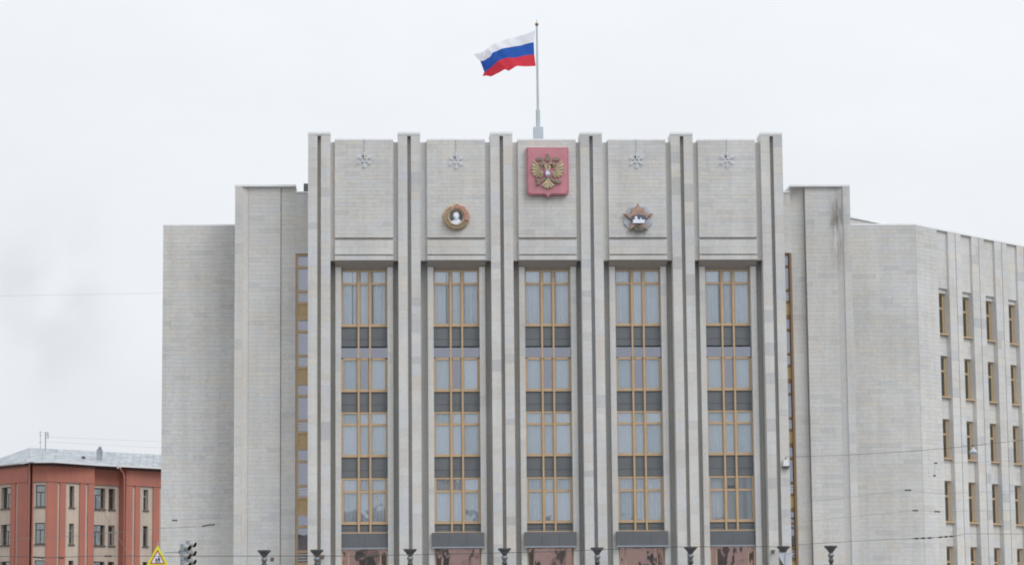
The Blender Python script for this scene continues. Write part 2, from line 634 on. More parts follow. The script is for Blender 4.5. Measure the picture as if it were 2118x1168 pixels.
def upper_bay(xc, k):
    xl, xr = PIL[k] + 0.56, PIL[k + 1] - 0.56
    hw = 1.47
    b = MB()
    b.box(xc - hw, xc + hw, 0.11, 0.94, 21.28, TOP_W - 0.07)
    b.box(xc - hw + 0.02, xc + hw - 0.02, 0.25, 0.94, 21.15, 21.28)
    b.box(xc - hw, xc + hw, 0.11, 0.94, 20.42, 21.15)
    b.box(xc - hw + 0.02, xc + hw - 0.02, 0.22, 0.94, 20.36, 20.42)
    b.box(xc - hw, xc + hw, 0.11, 0.94, 20.13, 20.36)
    for a, c in ((xl, xc - hw), (xc + hw, xr)):                      # the recessed strips beside the panel
        b.box(a - 0.03, c + 0.03, 0.27, 1.24, 20.13, TOP_W - 0.12)
    o = b.build('upper_panel', M['stone'], BLD)
    MB().box(xc - hw - 0.01, xc + hw + 0.01, 0.07, 1.0, TOP_W - 0.07, TOP_W + 0.02).build('coping', M['coping'], o)
    clad((0, 0.08), X, xc - hw, xc + hw, 21.28, TOP_W - 0.07, course=0.199, lens=(0.6, 1.2))
    clad((0, 0.08), X, xc - hw, xc + hw, 20.42, 21.15, course=0.365, lens=(0.8, 1.5))
    clad((0, 0.08), X, xc - hw, xc + hw, 20.13, 20.36, course=0.23, lens=(0.8, 1.5))
    # sloping soffit down to the window heads
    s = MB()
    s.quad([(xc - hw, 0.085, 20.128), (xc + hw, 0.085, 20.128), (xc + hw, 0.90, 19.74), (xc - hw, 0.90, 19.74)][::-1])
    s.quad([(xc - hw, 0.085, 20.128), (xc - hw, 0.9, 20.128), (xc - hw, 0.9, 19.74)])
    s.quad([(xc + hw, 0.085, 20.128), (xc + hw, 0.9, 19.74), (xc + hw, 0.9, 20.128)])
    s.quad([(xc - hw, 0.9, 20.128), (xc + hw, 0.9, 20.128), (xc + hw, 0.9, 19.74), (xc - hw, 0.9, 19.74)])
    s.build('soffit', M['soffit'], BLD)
    # narrow pale jambs either side of the window column, from soffit to ground
    for sg in (-1, 1):
        a, c = sorted((xc + sg * 1.16, xc + sg * 1.45))
        j = MB().box(a, c, 0.58, 1.24, 0.12, 19.86)
        j.build('jamb', M['stone'], BLD)
        clad((0, 0.55), X, a, c, 0.12, 19.84, whole=True)


for k, x in enumerate(BAY):
    upper_bay(x, k)

# --- windows of the five bays
MULL = (-0.29, 0.29)
ROWS = [  # top, transom, bottom, style
    (19.74, 19.03, 16.85, 'drapes'), (15.84, 15.22, 13.56, 'clerestory'),
    (12.55, 11.92, 10.29, 'blind'), (9.25, 8.56, 6.94, 'sheer')]


def wavy(x0, x1, z0, z1, y, amp, waves, sk=0.0, n=28):
    b = MB()
    ph = random.random() * 6
    pts = []
    for i in range(n + 1):
        u = i / n
        yy = y + amp * math.sin(u * waves * 6.283 + ph) + amp * 0.5 * math.sin(u * waves * 2.6 * 6.283 + 2 * ph)
        pts.append((x0 + (x1 - x0) * u, yy))
    for (a, ya), (c, yc) in zip(pts, pts[1:]):
        b.quad([(a, ya, z0), (c, yc, z0), (c + sk * 0, yc, z1), (a, ya, z1)])
    return b


def bay_window(xc, row, bay, idx):
    zt, zm, zb, style = row
    yf, yb = 0.86, 0.97
    b = MB()
    cols = [(-1.155, -0.376), (-0.204, 0.204), (0.376, 1.155)]
    side = 0.09 if idx in (0, 2) else 0.135
    zc = zm if style == 'clerestory' else zt
    b.box(xc - 1.158, xc - 1.158 + side * 0.8, yf, yb, zb, zc)
    b.box(xc + 1.158 - side * 0.8, xc + 1.158, yf, yb, zb, zc)
    b.box(xc - 1.158 + side * 0.8, xc + 1.158 - side * 0.8, yf + 0.002, yb, zb, zb + 0.14)
    if style != 'clerestory':
        b.box(xc - 1.158 + side * 0.8, xc + 1.158 - side * 0.8, yf + 0.002, yb, zt - 0.08, zt)
    for m_ in MULL:
        b.box(xc + m_ - 0.086, xc + m_ + 0.086, yf + 0.004, yb, zb + 0.14, zc - 0.08)
    for (c0, c1) in cols:
        a0 = max(xc + c0, xc - 1.158 + side * 0.8)
        a1 = min(xc + c1, xc + 1.158 - side * 0.8)
        b.box(a0 - (0 if c0 < -1 else 0.0), a1, yf + 0.012, yb, zm - 0.055, zm + 0.055)
    o = b.build('window', M['gold'], BLD)
    panes = []
    for (c0, c1) in cols:
        a0 = max(xc + c0, xc - 1.158 + side * 0.8)
        a1 = min(xc + c1, xc + 1.158 - side * 0.8)
        panes.append((a0 + 0.01, a1 - 0.01, zb + 0.14, zm - 0.065, 0))
        if style == 'clerestory':
            panes.append((xc + c0 + (0.0 if c0 < -1 else -0.10), xc + c1 + (0.0 if c1 > 1 else 0.10), zm + 0.065, zt - 0.05, 1))
        else:
            panes.append((a0 + 0.01, a1 - 0.01, zm + 0.065, zt - 0.08, 0))
    for pi, (a0, a1, z0, z1, kind) in enumerate(panes):
        g = MB()
        y = 0.895 if kind else 0.94
        tl = random.uniform(-0.006, 0.006)
        tz = random.uniform(-0.006, 0.006)
        g.quad([(a0, y - tl - tz, z0), (a1, y + tl - tz, z0), (a1, y + tl + tz, z1), (a0, y - tl + tz, z1)])
        g.build('pane', M['glass_lilac'] if kind or (style == 'clerestory' and pi == 2) else M[random.choice(('glass', 'glass', 'glass_dull', 'glass_bright'))], o)
    # what hangs behind the glass
    z0, z1 = zb + 0.02, zt - 0.02
    if bay == 4 and idx == 3:                        # right-hand window of the lowest row: open grey drapes
        wavy(xc - 1.13, xc - 0.34, z0, z1, 1.16, 0.03, 5).build('curtain', M['curtain'], o)
        wavy(xc - 0.29, xc + 0.28, z0, z1, 1.2, 0.02, 3).build('curtain', M['curtain_grey'], o)
        for (e0, e1, w) in ((0.36, 0.62, 3), (0.84, 1.13, 3)):
            c = MB()
            for i in range(10):
                u0, u1 = i / 10, (i + 1) / 10
                y0, y1 = 1.14 + 0.04 * math.sin(u0 * w * 6.28), 1.14 + 0.04 * math.sin(u1 * w * 6.28)
                t0, t1 = e0 + (e1 - e0) * u0, e0 + (e1 - e0) * u1
                sp = 0.18
                mid = 0.75
                q0, q1 = t0 + (mid - t0) * sp * 1.6, t1 + (mid - t1) * sp * 1.6
                c.quad([(xc + t0, y0, z0), (xc + t1, y1, z0), (xc + q1, y1, z1), (xc + q0, y0, z1)])
            c.build('curtain', M['curtain_grey'], o)
        return
    if style == 'drapes':
        cuts = [(-1.14, -0.36 + random.uniform(-0.16, 0.0)), (-0.33, 0.27), (0.30 + random.uniform(0, 0.22), 1.14)]
        if bay in (0, 1):
            cuts[0] = (-1.14, -0.62 + 0.1 * bay)
            cuts.insert(1, (-0.56 + 0.12 * bay, -0.33))
        for a, c in cuts:
            wavy(xc + a, xc + c, z0, z1, 1.05, 0.035, max(2, int((c - a) * 6))).build('curtain', M['curtain'], o)
    elif style == 'clerestory':
        for a, c in ((-1.14, -0.28), (0.28, 1.14)):
            wavy(xc + a, xc + c, z0, zm, 1.01, 0.006, 4).build('blind', M['blind'], o)
    elif style == 'blind':
        for a, c in ((-1.14, -0.31), (-0.29, 0.29), (0.31, 1.14)):
            wavy(xc + a, xc + c, z0, z1, 1.01, 0.008, 7).build('curtain', M['blind'], o)
    else:
        for a, c in ((-1.14, -0.30), (-0.30, 0.29), (0.31, 1.14)):
            wavy(xc + a, xc + c, z0, z1, 1.03, 0.024, max(2, int((c - a) * 7))).build('curtain', M['curtain'], o)


def spandrels(xc, z0, z1):
    for a, c in ((-1.155, -0.335), (-0.245, 0.245), (0.335, 1.155)):
        b = MB()
        zs = z0 + (z1 - z0) * 0.36
        b.box(xc + a, xc + c, 0.93, 2.45, zs + 0.012, z1)
        b.box(xc + a, xc + c, 0.93, 2.45, z0, zs - 0.012)
        b.box(xc + a + 0.01, xc + c - 0.01, 0.95, 1.2, zs - 0.012, zs + 0.012)
        b.build('spandrel_panel', M['spandrel'], BLD)


for k, xc in enumerate(BAY):
    for i, row in enumerate(ROWS):
        bay_window(xc, row, k, i)
    spandrels(xc, 15.86, 16.83)
    spandrels(xc, 12.57, 13.54)
    spandrels(xc, 9.27, 10.27)
    spandrels(xc, 6.56, 6.92)
    for m_ in MULL:
        MB().box(xc + m_ - 0.045, xc + m_ + 0.045, 0.80, 0.93, 6.56, 19.72).build('mullion', M['gold'], BLD)
    sb = MB().box(xc - 1.158, xc + 1.158, 0.80, 1.1, 6.50, 6.558)
    sb.build('sill', M['gold'], BLD)
    proud = k in (1, 2, 3)
    hw, y0 = (1.30, 0.32) if proud else (1.156, 0.74)
    f = MB()
    cuts = [-hw, -hw / 3, hw / 3, hw] if proud else [-hw, 0.0, hw]
    for a, c in zip(cuts, cuts[1:]):
        f.box(xc + a + 0.004, xc + c - 0.004, y0, 1.2 if not proud else 0.545, 5.80, 6.495)
    if proud:
        f.box(xc - 1.15, xc + 1.15, 0.55, 1.2, 5.80, 6.48)
    fo = f.build('fascia', M['fascia'], BLD)
    MB().box(xc - hw - 0.01, xc + hw + 0.01, y0 - 0.03, y0 + 0.18, 5.72, 5.795).build('flashing', M['flash'], fo)
    # tall ground-floor window
    w = MB()
    w.box(xc - 1.156, xc - 1.08, 0.84, 0.95, 0.3, 5.715)
    w.box(xc + 1.08, xc + 1.156, 0.84, 0.95, 0.3, 5.715)
    for mx_ in (-0.80, 0.80):
        w.box(xc + mx_ - 0.025, xc + mx_ + 0.025, 0.85, 0.95, 0.3, 5.715)
    w.box(xc - 1.08, xc + 1.08, 0.86, 0.95, 2.9, 3.0)
    wo = w.build('window', M['gold'], BLD)
    for a, c in ((-1.08, -0.825), (-0.775, 0.775), (0.825, 1.08)):
        for z0, z1 in ((0.3, 2.9), (3.0, 5.715)):
            g = MB()
            e = random.uniform(-0.004, 0.004)
            g.quad([(xc + a, 0.90 - e, z0), (xc + c, 0.90 + e, z0), (xc + c, 0.90 + e, z1), (xc + a, 0.90 - e, z1)])
            g.build('pane', M['glass_bronze'], wo)
    MB().box(xc - 1.156, xc + 1.156, 0.8, 1.2, 0.12, 0.295).build('sill', M['stone'], BLD)


# --- stair towers, their window strips, and the outer blocks
def tower(sgn, key):
    """sgn -1: left tower, +1: right tower, mirrored about x = 8.99."""
    def mxr(u):            # u = distance from the axis of the front
        return 8.99 + sgn * u
    zt = 24.26
    Yt = 2.0
    b = MB()
    xs = sorted((mxr(12.72), mxr(15.80)))
    xm = sorted((mxr(13.485), mxr(15.80)))
    b.box(xs[0], xs[1], Yt + 0.452, 14.0, 0.1, zt - 0.08)
    b.box(xm[0], xm[1], Yt + 0.12, Yt + 0.45, 0.1, zt - 0.08)
    a, c = sorted((mxr(12.72), mxr(13.46)))
    sb = 0.3 if sgn > 0 else 0.07
    b.box(a, c, Yt + sb + 0.03, Yt + 0.45, 0.1, zt - 0.08)
    a, c = sorted((mxr(13.485), mxr(15.10)))
    b.box(a, c, Yt + 0.03, Yt + 0.118, 0.1, zt - 0.08)
    a, c = sorted((mxr(15.42), mxr(15.80)))
    b.box(a, c, Yt - 0.12, Yt + 0.118, 0.1, zt - 0.08)
    # splayed strip between the main face and the corner pier
    u0, u1 = mxr(15.10), mxr(15.42)
    pl = [(u0, Yt + 0.03), (u1, Yt - 0.12 + 0.03), (u1, Yt + 0.118), (u0, Yt + 0.118)]
    if sgn < 0:
        pl = pl[::-1]
    n0 = len(b.v)
    b.v += [(p[0], p[1], 0.1) for p in pl] + [(p[0], p[1], zt - 0.08) for p in pl]
    for i in range(4):
        j = (i + 1) % 4
        b.f.append((n0 + i, n0 + j, n0 + 4 + j, n0 + 4 + i))
        b.t.append(0.62)
        b.mi.append(0)
    o = b.build('stair_tower', M[key], BLD)
    MB().box(xs[0] - 0.012, xs[1] + 0.012, Yt - 0.162, 14.0, zt - 0.08, zt + 0.02).build('coping', M['coping'], o)
    a, c = sorted((mxr(12.72), mxr(13.46)))
    clad((0, Yt + sb), X, a, c, 0.12, zt - 0.08, course=0.245, lens=(0.7, 0.8), key=key)
    a, c = sorted((mxr(13.485), mxr(15.10)))
    clad((0, Yt), X, a, c, 0.12, zt - 0.08, key=key)
    a, c = sorted((mxr(15.42), mxr(15.80)))
    clad((0, Yt - 0.15), X, a, c, 0.12, zt - 0.08, course=0.49, lens=(0.5, 0.6), key=key)
    # link with the strip of windows between tower and centre
    a, c = sorted((mxr(11.9), mxr(12.72)))
    li = MB()
    li.box(a, c, Yt + 0.1, 14.0, 20.75, 23.88)
    li.box(a, c, Yt + 0.9, 14.0, 0.1, 20.75)
    lo = li.build('link_wall', M['stone'], BLD)
    MB().box(a - 0.01, c + 0.01, Yt + 0.02, 14.0, 23.885, 23.95).build('coping', M['coping'], lo)
    clad((0, Yt + 0.07), X, a, c, 20.75, 23.88, course=0.62, lens=(0.8, 0.9))
    z = 20.73
    for i in range(7):
        f = MB()
        x0, x1 = a + 0.01, c - 0.01
        if z - 3.29 < 0:
            break
        edges = [z, z - 0.10, z - 0.60, z - 0.74, z - 1.84, z - 1.97, z - 2.45, z - 2.57, z - 3.17, z - 3.29]
        f.box(x0, x0 + 0.12, Yt + 0.13, Yt + 0.3, z - 3.29, z)
        f.box(x1 - 0.12, x1, Yt + 0.13, Yt + 0.3, z - 3.29, z)
        for e0, e1 in ((0, 1), (2, 3), (4, 5), (6, 7), (8, 9)):
            f.box(x0 + 0.12, x1 - 0.12, Yt + 0.135, Yt + 0.3, edges[e1], edges[e0])
        if sgn > 0:
            f.box(x1 - 0.115, x1 + 0.0, Yt + 0.0, Yt + 0.128, z - 3.288, z)
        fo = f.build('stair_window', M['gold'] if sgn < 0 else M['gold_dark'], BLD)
        for e0, e1 in ((1, 2), (3, 4), (5, 6)):
            g = MB()
            g.quad([(x0 + 0.12, Yt + 0.24, edges[e1]), (x1 - 0.12, Yt + 0.24, edges[e1]),
                    (x1 - 0.12, Yt + 0.24, edges[e0]), (x0 + 0.12, Yt + 0.24, edges[e0])])
            g.build('pane', M['glass_lilac'], fo)
        lv = MB()
        for q in range(3):
            zz = edges[6] + 0.1 + q * 0.14
            lv.box(x0 + 0.12, x1 - 0.12, Yt + 0.19, Yt + 0.23, zz, zz + 0.03)
        lv.build('louvre', M['coping'], fo)
        MB().box(x0 + 0.12, x1 - 0.12, Yt + 0.17, Yt + 0.28, edges[8], edges[7]).build('infill_panel', M['tan_panel'], fo)
        z -= 3.29


tower(-1, 'stone')
tower(1, 'stone_leak')


YB = 3.9


def side_block(x0, x1):
    zt = 22.53
    o = MB().box(x0, x1, YB + 0.03, 16.0, 0.1, zt - 0.07).build('side_block', M['stone'], BLD)
    MB().box(x0 - 0.012, x1, YB - 0.012, 16.0, zt - 0.07, zt + 0.02).build('coping', M['coping'], o)
    clad((0, YB), X, x0, x1, 0.12, zt - 0.07)


side_block(-10.60, -6.80)
side_block(24.78, 28.575)

# --- the wing that runs back at 45 degrees on the right
WP, WD = (28.59, 3.905), (math.cos(R(45.3)), math.sin(R(45.3)))
N_WB = 7


def wing():
    zt = 22.53
    k1 = 1.0068
    s_end = (2.05 + 2.34 * N_WB) * k1
    b = MB()
    b.obox(WP, WD, 0.0, s_end, 0.62, 12.0, 0.1, zt - 0.07)
    b.obox(WP, WD, 0.0, 2.05 * k1, 0.03, 0.62, 0.1, zt - 0.07)
    clad(WP, WD, 0.0, 2.05 * k1, 0.12, zt - 0.07)
    heads = [(1.7 + (a - 1.7) * k1, 1.7 + (b_ - 1.7) * k1) for a, b_ in ((19.27, 16.83), (15.72, 13.52), (12.40, 10.30), (9.17, 7.00), (5.77, 2.2))]
    for k in range(N_WB):
        s0 = (2.05 + 2.34 * k) * k1
        s1, s2, s3 = s0 + 1.06, s0 + 1.80, s0 + 2.34
        b.obox(WP, WD, s1, s2 - 0.025, 0.03, 0.62, 0.1, zt - 0.07)
        b.obox(WP, WD, s2 + 0.025, s3, 0.03, 0.62, 0.1, zt - 0.07)
        b.obox(WP, WD, s2 - 0.025, s2 + 0.025, 0.18, 0.62, 0.1, zt - 0.07)
        clad(WP, WD, s1, s2 - 0.025, 0.12, zt - 0.07, course=0.49, lens=(0.8, 0.9), key='stone_pier')
        clad(WP, WD, s2 + 0.025, s3, 0.12, zt - 0.07, course=0.49, lens=(0.8, 0.9), key='stone_pier')
        b.obox(WP, WD, s0, s1, 0.15, 0.62, heads[0][0], zt - 0.07)
        clad(WP, WD, s0, s1, heads[0][0], zt - 0.07, course=0.5, lens=(1.0, 1.1), d=0.12)
        b.obox(WP, WD, s0, s1, 0.24, 0.62, heads[0][0] - 0.24, heads[0][0])
        for (h0, l0), (h1, l1) in zip(heads, heads[1:]):
            b.obox(WP, WD, s0, s1, 0.27, 0.62, h1, l0 - 0.02)
            clad(WP, WD, s0, s1, h1, l0 - 0.02, course=0.42, lens=(1.0, 1.1), d=0.24)
        b.obox(WP, WD, s0, s1, 0.27, 0.62, 0.1, heads[-1][1])
    o = b.build('angled_wing', M['stone'], BLD)
    MB().obox(WP, WD, 0.0, s_end, -0.012, 12.0, zt - 0.07, zt + 0.02).build('coping', M['coping'], o)
    for k in range(N_WB):
        s0 = (2.05 + 2.34 * k) * k1
        s1 = s0 + 1.06
        for r_, (h, l) in enumerate(heads):
            if r_ == 0:
                h = heads[0][0] - 0.24
            f = MB()
            f.obox(WP, WD, s0 + 0.003, s0 + 0.09, 0.36, 0.46, l, h)
            f.obox(WP, WD, s1 - 0.20, s1 - 0.003, 0.355, 0.46, l, h)
            f.obox(WP, WD, s0 + 0.09, s1 - 0.20, 0.362, 0.46, h - 0.08, h)
            f.obox(WP, WD, s0 + 0.09, s1 - 0.20, 0.362, 0.46, l, l + 0.1)
            zm = h - 0.80
            f.obox(WP, WD, s0 + 0.09, s1 - 0.20, 0.335, 0.46, zm - 0.06, zm + 0.06)
            w = f.build('window', M['gold_wing'], BLD)
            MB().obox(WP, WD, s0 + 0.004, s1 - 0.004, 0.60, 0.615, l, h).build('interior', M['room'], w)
            for z0, z1 in ((l + 0.1, zm - 0.07), (zm + 0.07, h - 0.08)):
                g = MB()
                g.obox(WP, WD, s0 + 0.09, s1 - 0.20, 0.385, 0.39, z0, z1)
                g.build('pane', M['glass_grey'], w)
            MB().obox(WP, WD, s0 + 0.003, s1 - 0.003, 0.08, 0.35, l - 0.015, l + 0.05).build('sill', M['gold'], w)


wing()
# set-back storey on the roof of the wing
ub = MB()
ub.obox((26.3, 9.0), WD, -4.0, 18.0, 0.0, 5.0, 22.2, 23.62)
uo = ub.build('roof_storey', mat('pale_render', (0.60, 0.58, 0.56), 0.8, noise=0.05), BLD)
MB().obox((26.3, 9.0), WD, -4.0, 18.0, -0.08, 5.0, 23.62, 23.72).build('coping', M['coping'], uo)
MB().obox((26.3, 9.0), WD, 3.0, 3.3, -0.12, -0.005, 23.1, 23.3).build('vent', M['iron'], uo)
MB().box(-3.34, -3.10, 2.35, 3.0, 23.95, 24.42).build('roof_vent', M['spandrel'], BLD)

# --- lay the slabs: the 300 largest as parts, the rest joined
unit = {}


def unit_slab(key):
    if key not in unit:
        b = MB().box(-0.5, 0.5, -0.016, 0.016, -0.5, 0.5)
        me = bpy.data.meshes.new('stone_slab')
        me.from_pydata(b.v, [], b.f)
        me.materials.append(M[key])
        unit[key] = me
    return unit[key]


def lay():
    def seen(sv):
        (c, dr, w, h, tone, key) = sv
        if not (4.9 < c[2] < 27) or c[0] > 36.5:
            return 0.0
        return w * h * max(0.05, dr[0])
    order = sorted(range(len(SLABS)), key=lambda i: -seen(SLABS[i]))
    own = set(order[:300])
    rest = MB()
    keys = ['stone', 'stone_pier', 'stone_leak']
    for i, (c, dr, w, h, tone, key) in enumerate(SLABS):
        if i in own:
            o = bpy.data.objects.new('stone_slab', unit_slab(key))
            o.location = (c[0] - BLD.location.x, c[1], c[2])
            o.scale = (w, 1.0, h)
            o.rotation_euler = (0, 0, math.atan2(dr[1], dr[0]))
            o.parent = BLD
            col.objects.link(o)
        else:
            rest.obox((c[0], c[1]), dr, -w / 2, w / 2, -0.016, 0.016, c[2] - h / 2, c[2] + h / 2, tone, keys.index(key))
    tag(rest.build('stone_cladding', [M[k] for k in keys], BLD), kind='stuff')


lay()

# ------------------------------------------------------------------ flagpole and flag
FP = thing('flagpole', 'tall pale grey flagpole standing on the roof behind the central panel', 'flagpole', (8.84, 4.0, 26.12))
MB().box(8.59, 9.10, 3.75, 4.25, 26.12, 27.67).build('base', M['pole_paint'], FP, bevel=0.02)
MB().tube([(8.845, 4, 27.67), (8.845, 4, 28.6)], 0.115, 16).build('sleeve', M['pole_paint'], FP, smooth=False)
MB().tube([(8.845, 4, 28.6), (8.83, 4, 33.08)], 0.07, 14, r1=0.05).build('pole', M['pole_paint'], FP)
MB().lathe([(0.02, -0.12), (0.05, -0.1), (0.09, -0.05), (0.095, 0.0), (0.08, 0.05), (0.03, 0.09), (0.012, 0.12), (0.006, 0.3)],
           (8.83, 4, 33.18), 14).build('finial', M['brass'], FP, smooth=True)


def cloth(name, c):
    m = bpy.data.materials.new(name)
    m.use_nodes = True
    t = m.node_tree
    t.nodes.clear()
    o = nd(t, 'ShaderNodeOutputMaterial')
    d = nd(t, 'ShaderNodeBsdfDiffuse')
    d.inputs[0].default_value = (*c, 1)
    tl = nd(t, 'ShaderNodeBsdfTranslucent')
    tl.inputs[0].default_value = (*c, 1)
    mm = nd(t, 'ShaderNodeMixShader')
    mm.inputs[0].default_value = 0.45
    t.links.new(d.outputs[0], mm.inputs[1])
    t.links.new(tl.outputs[0], mm.inputs[2])
    t.links.new(mm.outputs[0], o.inputs[0])
    return m


def flag():
    curves = [
        [(1107, 64), (1085, 71), (1065, 77), (1047, 81), (1030, 88), (1016, 97), (1005, 106), (993, 109), (980, 113)],
        [(1104, 88), (1086, 91), (1068, 95), (1050, 100), (1033, 105), (1020, 110), (1014, 119), (1004, 123), (994, 124)],
        [(1105, 113), (1087, 115), (1068, 119), (1050, 122), (1034, 127), (1021, 135), (1012, 142), (1006, 146), (1002, 147)],
        [(1108, 137), (1088, 138), (1069, 139), (1052, 148), (1043, 146), (1030, 152), (1018, 155), (1007, 156), (998, 158)]]

    def samp(cv, u):
        f = u * (len(cv) - 1)
        i = min(int(f), len(cv) - 2)
        w = f - i
        return (cv[i][0] * (1 - w) + cv[i + 1][0] * w, cv[i][1] * (1 - w) + cv[i + 1][1] * w)
    nu, nv = 48, 5
    b = MB()
    rows = []
    for k in range(3):
        for j in range(nv + (1 if k == 2 else 0)):
            v = j / nv
            rw = []
            for i in range(nu + 1):
                u = i / nu
                p0, p1 = samp(curves[k], u), samp(curves[k + 1], u)
                px, py = p0[0] * (1 - v) + p1[0] * v, p0[1] * (1 - v) + p1[1] * v
                g = (k + v) / 3
                dy = min(1.0, 3 * u) * (0.26 * math.sin(7.0 * u + 2.2 * g) + 0.11 * math.sin(17 * u - 5 * g) + 0.06 * math.sin(31 * u + 9 * g))
                q = at(px, py, 4.0)
                rw.append((q.x, 3.97 + dy, q.z))
            rows.append(rw)
    nvv = len(rows)
    idx = [[None] * (nu + 1) for _ in range(nvv)]
    for a in range(nvv):
        for i in range(nu + 1):
            idx[a][i] = len(b.v)
            b.v.append(rows[a][i])
    for a in range(nvv - 1):
        for i in range(nu):
            b.f.append((idx[a][i], idx[a][i + 1], idx[a + 1][i + 1], idx[a + 1][i]))
            b.t.append(0)
            b.mi.append(min(2, a // nv))
    o = b.build('flag', [cloth('flag_white', (0.90, 0.90, 0.95)), cloth('flag_blue', (0.045, 0.135, 0.50)),
                         cloth('flag_red', (0.74, 0.065, 0.095))], smooth=True)
    tag(o, 'white, blue and red striped flag blowing left from the rooftop pole', 'flag')


flag()

# ------------------------------------------------------------------ emblems on the upper panels
def smooth_poly(pts, it=1):
    for _ in range(it):
        q = []
        for i in range(len(pts)):
            a, b = pts[i], pts[(i + 1) % len(pts)]
            q += [(a[0] * 0.75 + b[0] * 0.25, a[1] * 0.75 + b[1] * 0.25), (a[0] * 0.25 + b[0] * 0.75, a[1] * 0.25 + b[1] * 0.75)]
        pts = q
    return pts


def arms():
    x0, zt, k = 9.03, 25.83, 0.00275
    T = thing('coat_of_arms', 'red heraldic shield with a gilded double headed eagle on central panel', 'emblem', (x0, 0.07, 23.2))
    red = mat('faded_red_enamel', (0.52, 0.215, 0.255), 0.5, noise=0.12, nscale=1.6)
    red2 = mat('red_rim', (0.46, 0.17, 0.20), 0.5, noise=0.1)
    gold = mat('weathered_gilt', (0.50, 0.425, 0.28), 0.6, 0.0, noise=0.22, nscale=6)
    goldd = mat('dark_gilt', (0.24, 0.21, 0.15), 0.6, 0.0, noise=0.2, nscale=6)
    sil = mat('silver_rider', (0.72, 0.76, 0.82), 0.35, 0.1)
    blu = mat('shield_enamel', (0.36, 0.20, 0.30), 0.45)

    def P(u, v):
        return (x0 + (u - 560) * k, zt - (v - 125) * k)

    def shield(g):
        a, c, t, bt = 175 + g, 945 - g, 125 + g, 1005 - g
        o = [(a, t), (a, bt - 60)]
        for i in range(7):
            th = R(180 - 90 * i / 6)
            o.append((a + 60 + 60 * math.cos(th), bt - 60 + 60 * math.sin(R(90 * i / 6))))
        o += [(505, bt), (540, bt + 25), (560, bt + 62), (580, bt + 25), (615, bt)]
        for i in range(7):
            o.append((c - 60 + 60 * math.sin(R(90 * i / 6)), bt - 60 + 60 * math.cos(R(90 * i / 6))))
        o += [(c, bt - 60), (c, t)]
        return [P(*q) for q in o]
    MB().prism(shield(0), -0.17, 0.07).build('rim', red2, T)
    MB().prism(shield(22), -0.20, -0.168).build('shield', red, T)

    yb = -0.205

    def piece(name, pts, d, m=gold, it=1, mirror=False, parent=None, taper=0.12):
        obs = []
        for s in ((1, -1) if mirror else (1,)):
            gc = (sum(p_[0] for p_ in pts) / len(pts), sum(p_[1] for p_ in pts) / len(pts))
            gr = {'crown': 1.35, 'head': 1.2, 'orb': 1.15, 'sceptre': 1.15, 'leg': 1.25, 'neck': 1.1}.get(name, 1.0)
            big = [(gc[0] + (p_[0] - gc[0]) * gr, gc[1] + (p_[1] - gc[1]) * gr) for p_ in pts]
            q = [(560 + s * (u - 560), v) for u, v in smooth_poly(big, it)]
            q = [P(*z) for z in q]
            # counter-clockwise as seen from the front
            ar = sum(q[i][0] * q[(i + 1) % len(q)][1] - q[(i + 1) % len(q)][0] * q[i][1] for i in range(len(q)))
            if ar < 0:
                q = q[::-1]
            obs.append(MB().prism(q, yb - d, yb + 0.02, taper=taper).build(name, m, parent or T))
        return obs
    # wings: base plus separate long feathers
    wings = piece('wing', [(500, 620), (470, 560), (440, 600), (420, 520), (380, 470), (330, 430), (290, 380), (275, 420),
                           (270, 500), (275, 580), (290, 640), (350, 655), (430, 670)], 0.05, mirror=True)
    for s, wo in zip((1, -1), wings):
        for (ax, ay, bx, by, w) in ((440, 520, 292, 375, 24), (445, 545, 272, 450, 24), (450, 570, 266, 520, 24),
                                    (455, 595, 272, 585, 24), (462, 615, 296, 645, 22), (470, 635, 345, 675, 20), (480, 650, 410, 690, 18)):
            d_ = Vector((bx - ax, by - ay))
            n_ = Vector((-d_.y, d_.x)).normalized() * w / 2
            pts = [(ax + n_.x * .5, ay + n_.y * .5), (bx + n_.x, by + n_.y), (bx + d_.x * .05, by + d_.y * .05), (bx - n_.x, by - n_.y), (ax - n_.x * .5, ay - n_.y * .5)]
            q = [P(560 + s * (u - 560), v) for u, v in pts]
            ar = sum(q[i][0] * q[(i + 1) % len(q)][1] - q[(i + 1) % len(q)][0] * q[i][1] for i in range(len(q)))
            if ar < 0:
                q = q[::-1]
            MB().prism(q, yb - 0.09, yb - 0.04, taper=0.1).build('feather', gold, wo)
    piece('body', [(500, 560), (520, 520), (600, 520), (620, 560), (630, 640), (600, 700), (560, 720), (520, 700), (490, 640)], 0.08)
    piece('neck', [(545, 560), (515, 540), (500, 470), (470, 420), (430, 420), (405, 450), (440, 450), (452, 470), (425, 478), (470, 500),
                   (480, 395), (520, 405), (548, 470)], 0.09, it=1, mirror=True)
    piece('head', [(400, 455), (425, 415), (470, 395), (505, 420), (500, 455), (455, 462), (430, 480), (425, 462)], 0.12, goldd, mirror=True)
    piece('crown', [(350, 345), (380, 318), (420, 325), (450, 335), (455, 365), (400, 372), (365, 372)], 0.08, goldd, mirror=True)
    piece('crown', [(520, 330), (545, 300), (552, 255), (568, 255), (575, 300), (600, 330), (590, 365), (560, 378), (530, 365)], 0.1, goldd)
    piece('tail', [(535, 690), (585, 690), (620, 760), (680, 830), (640, 870), (560, 892), (480, 870), (440, 830), (500, 760)], 0.06)
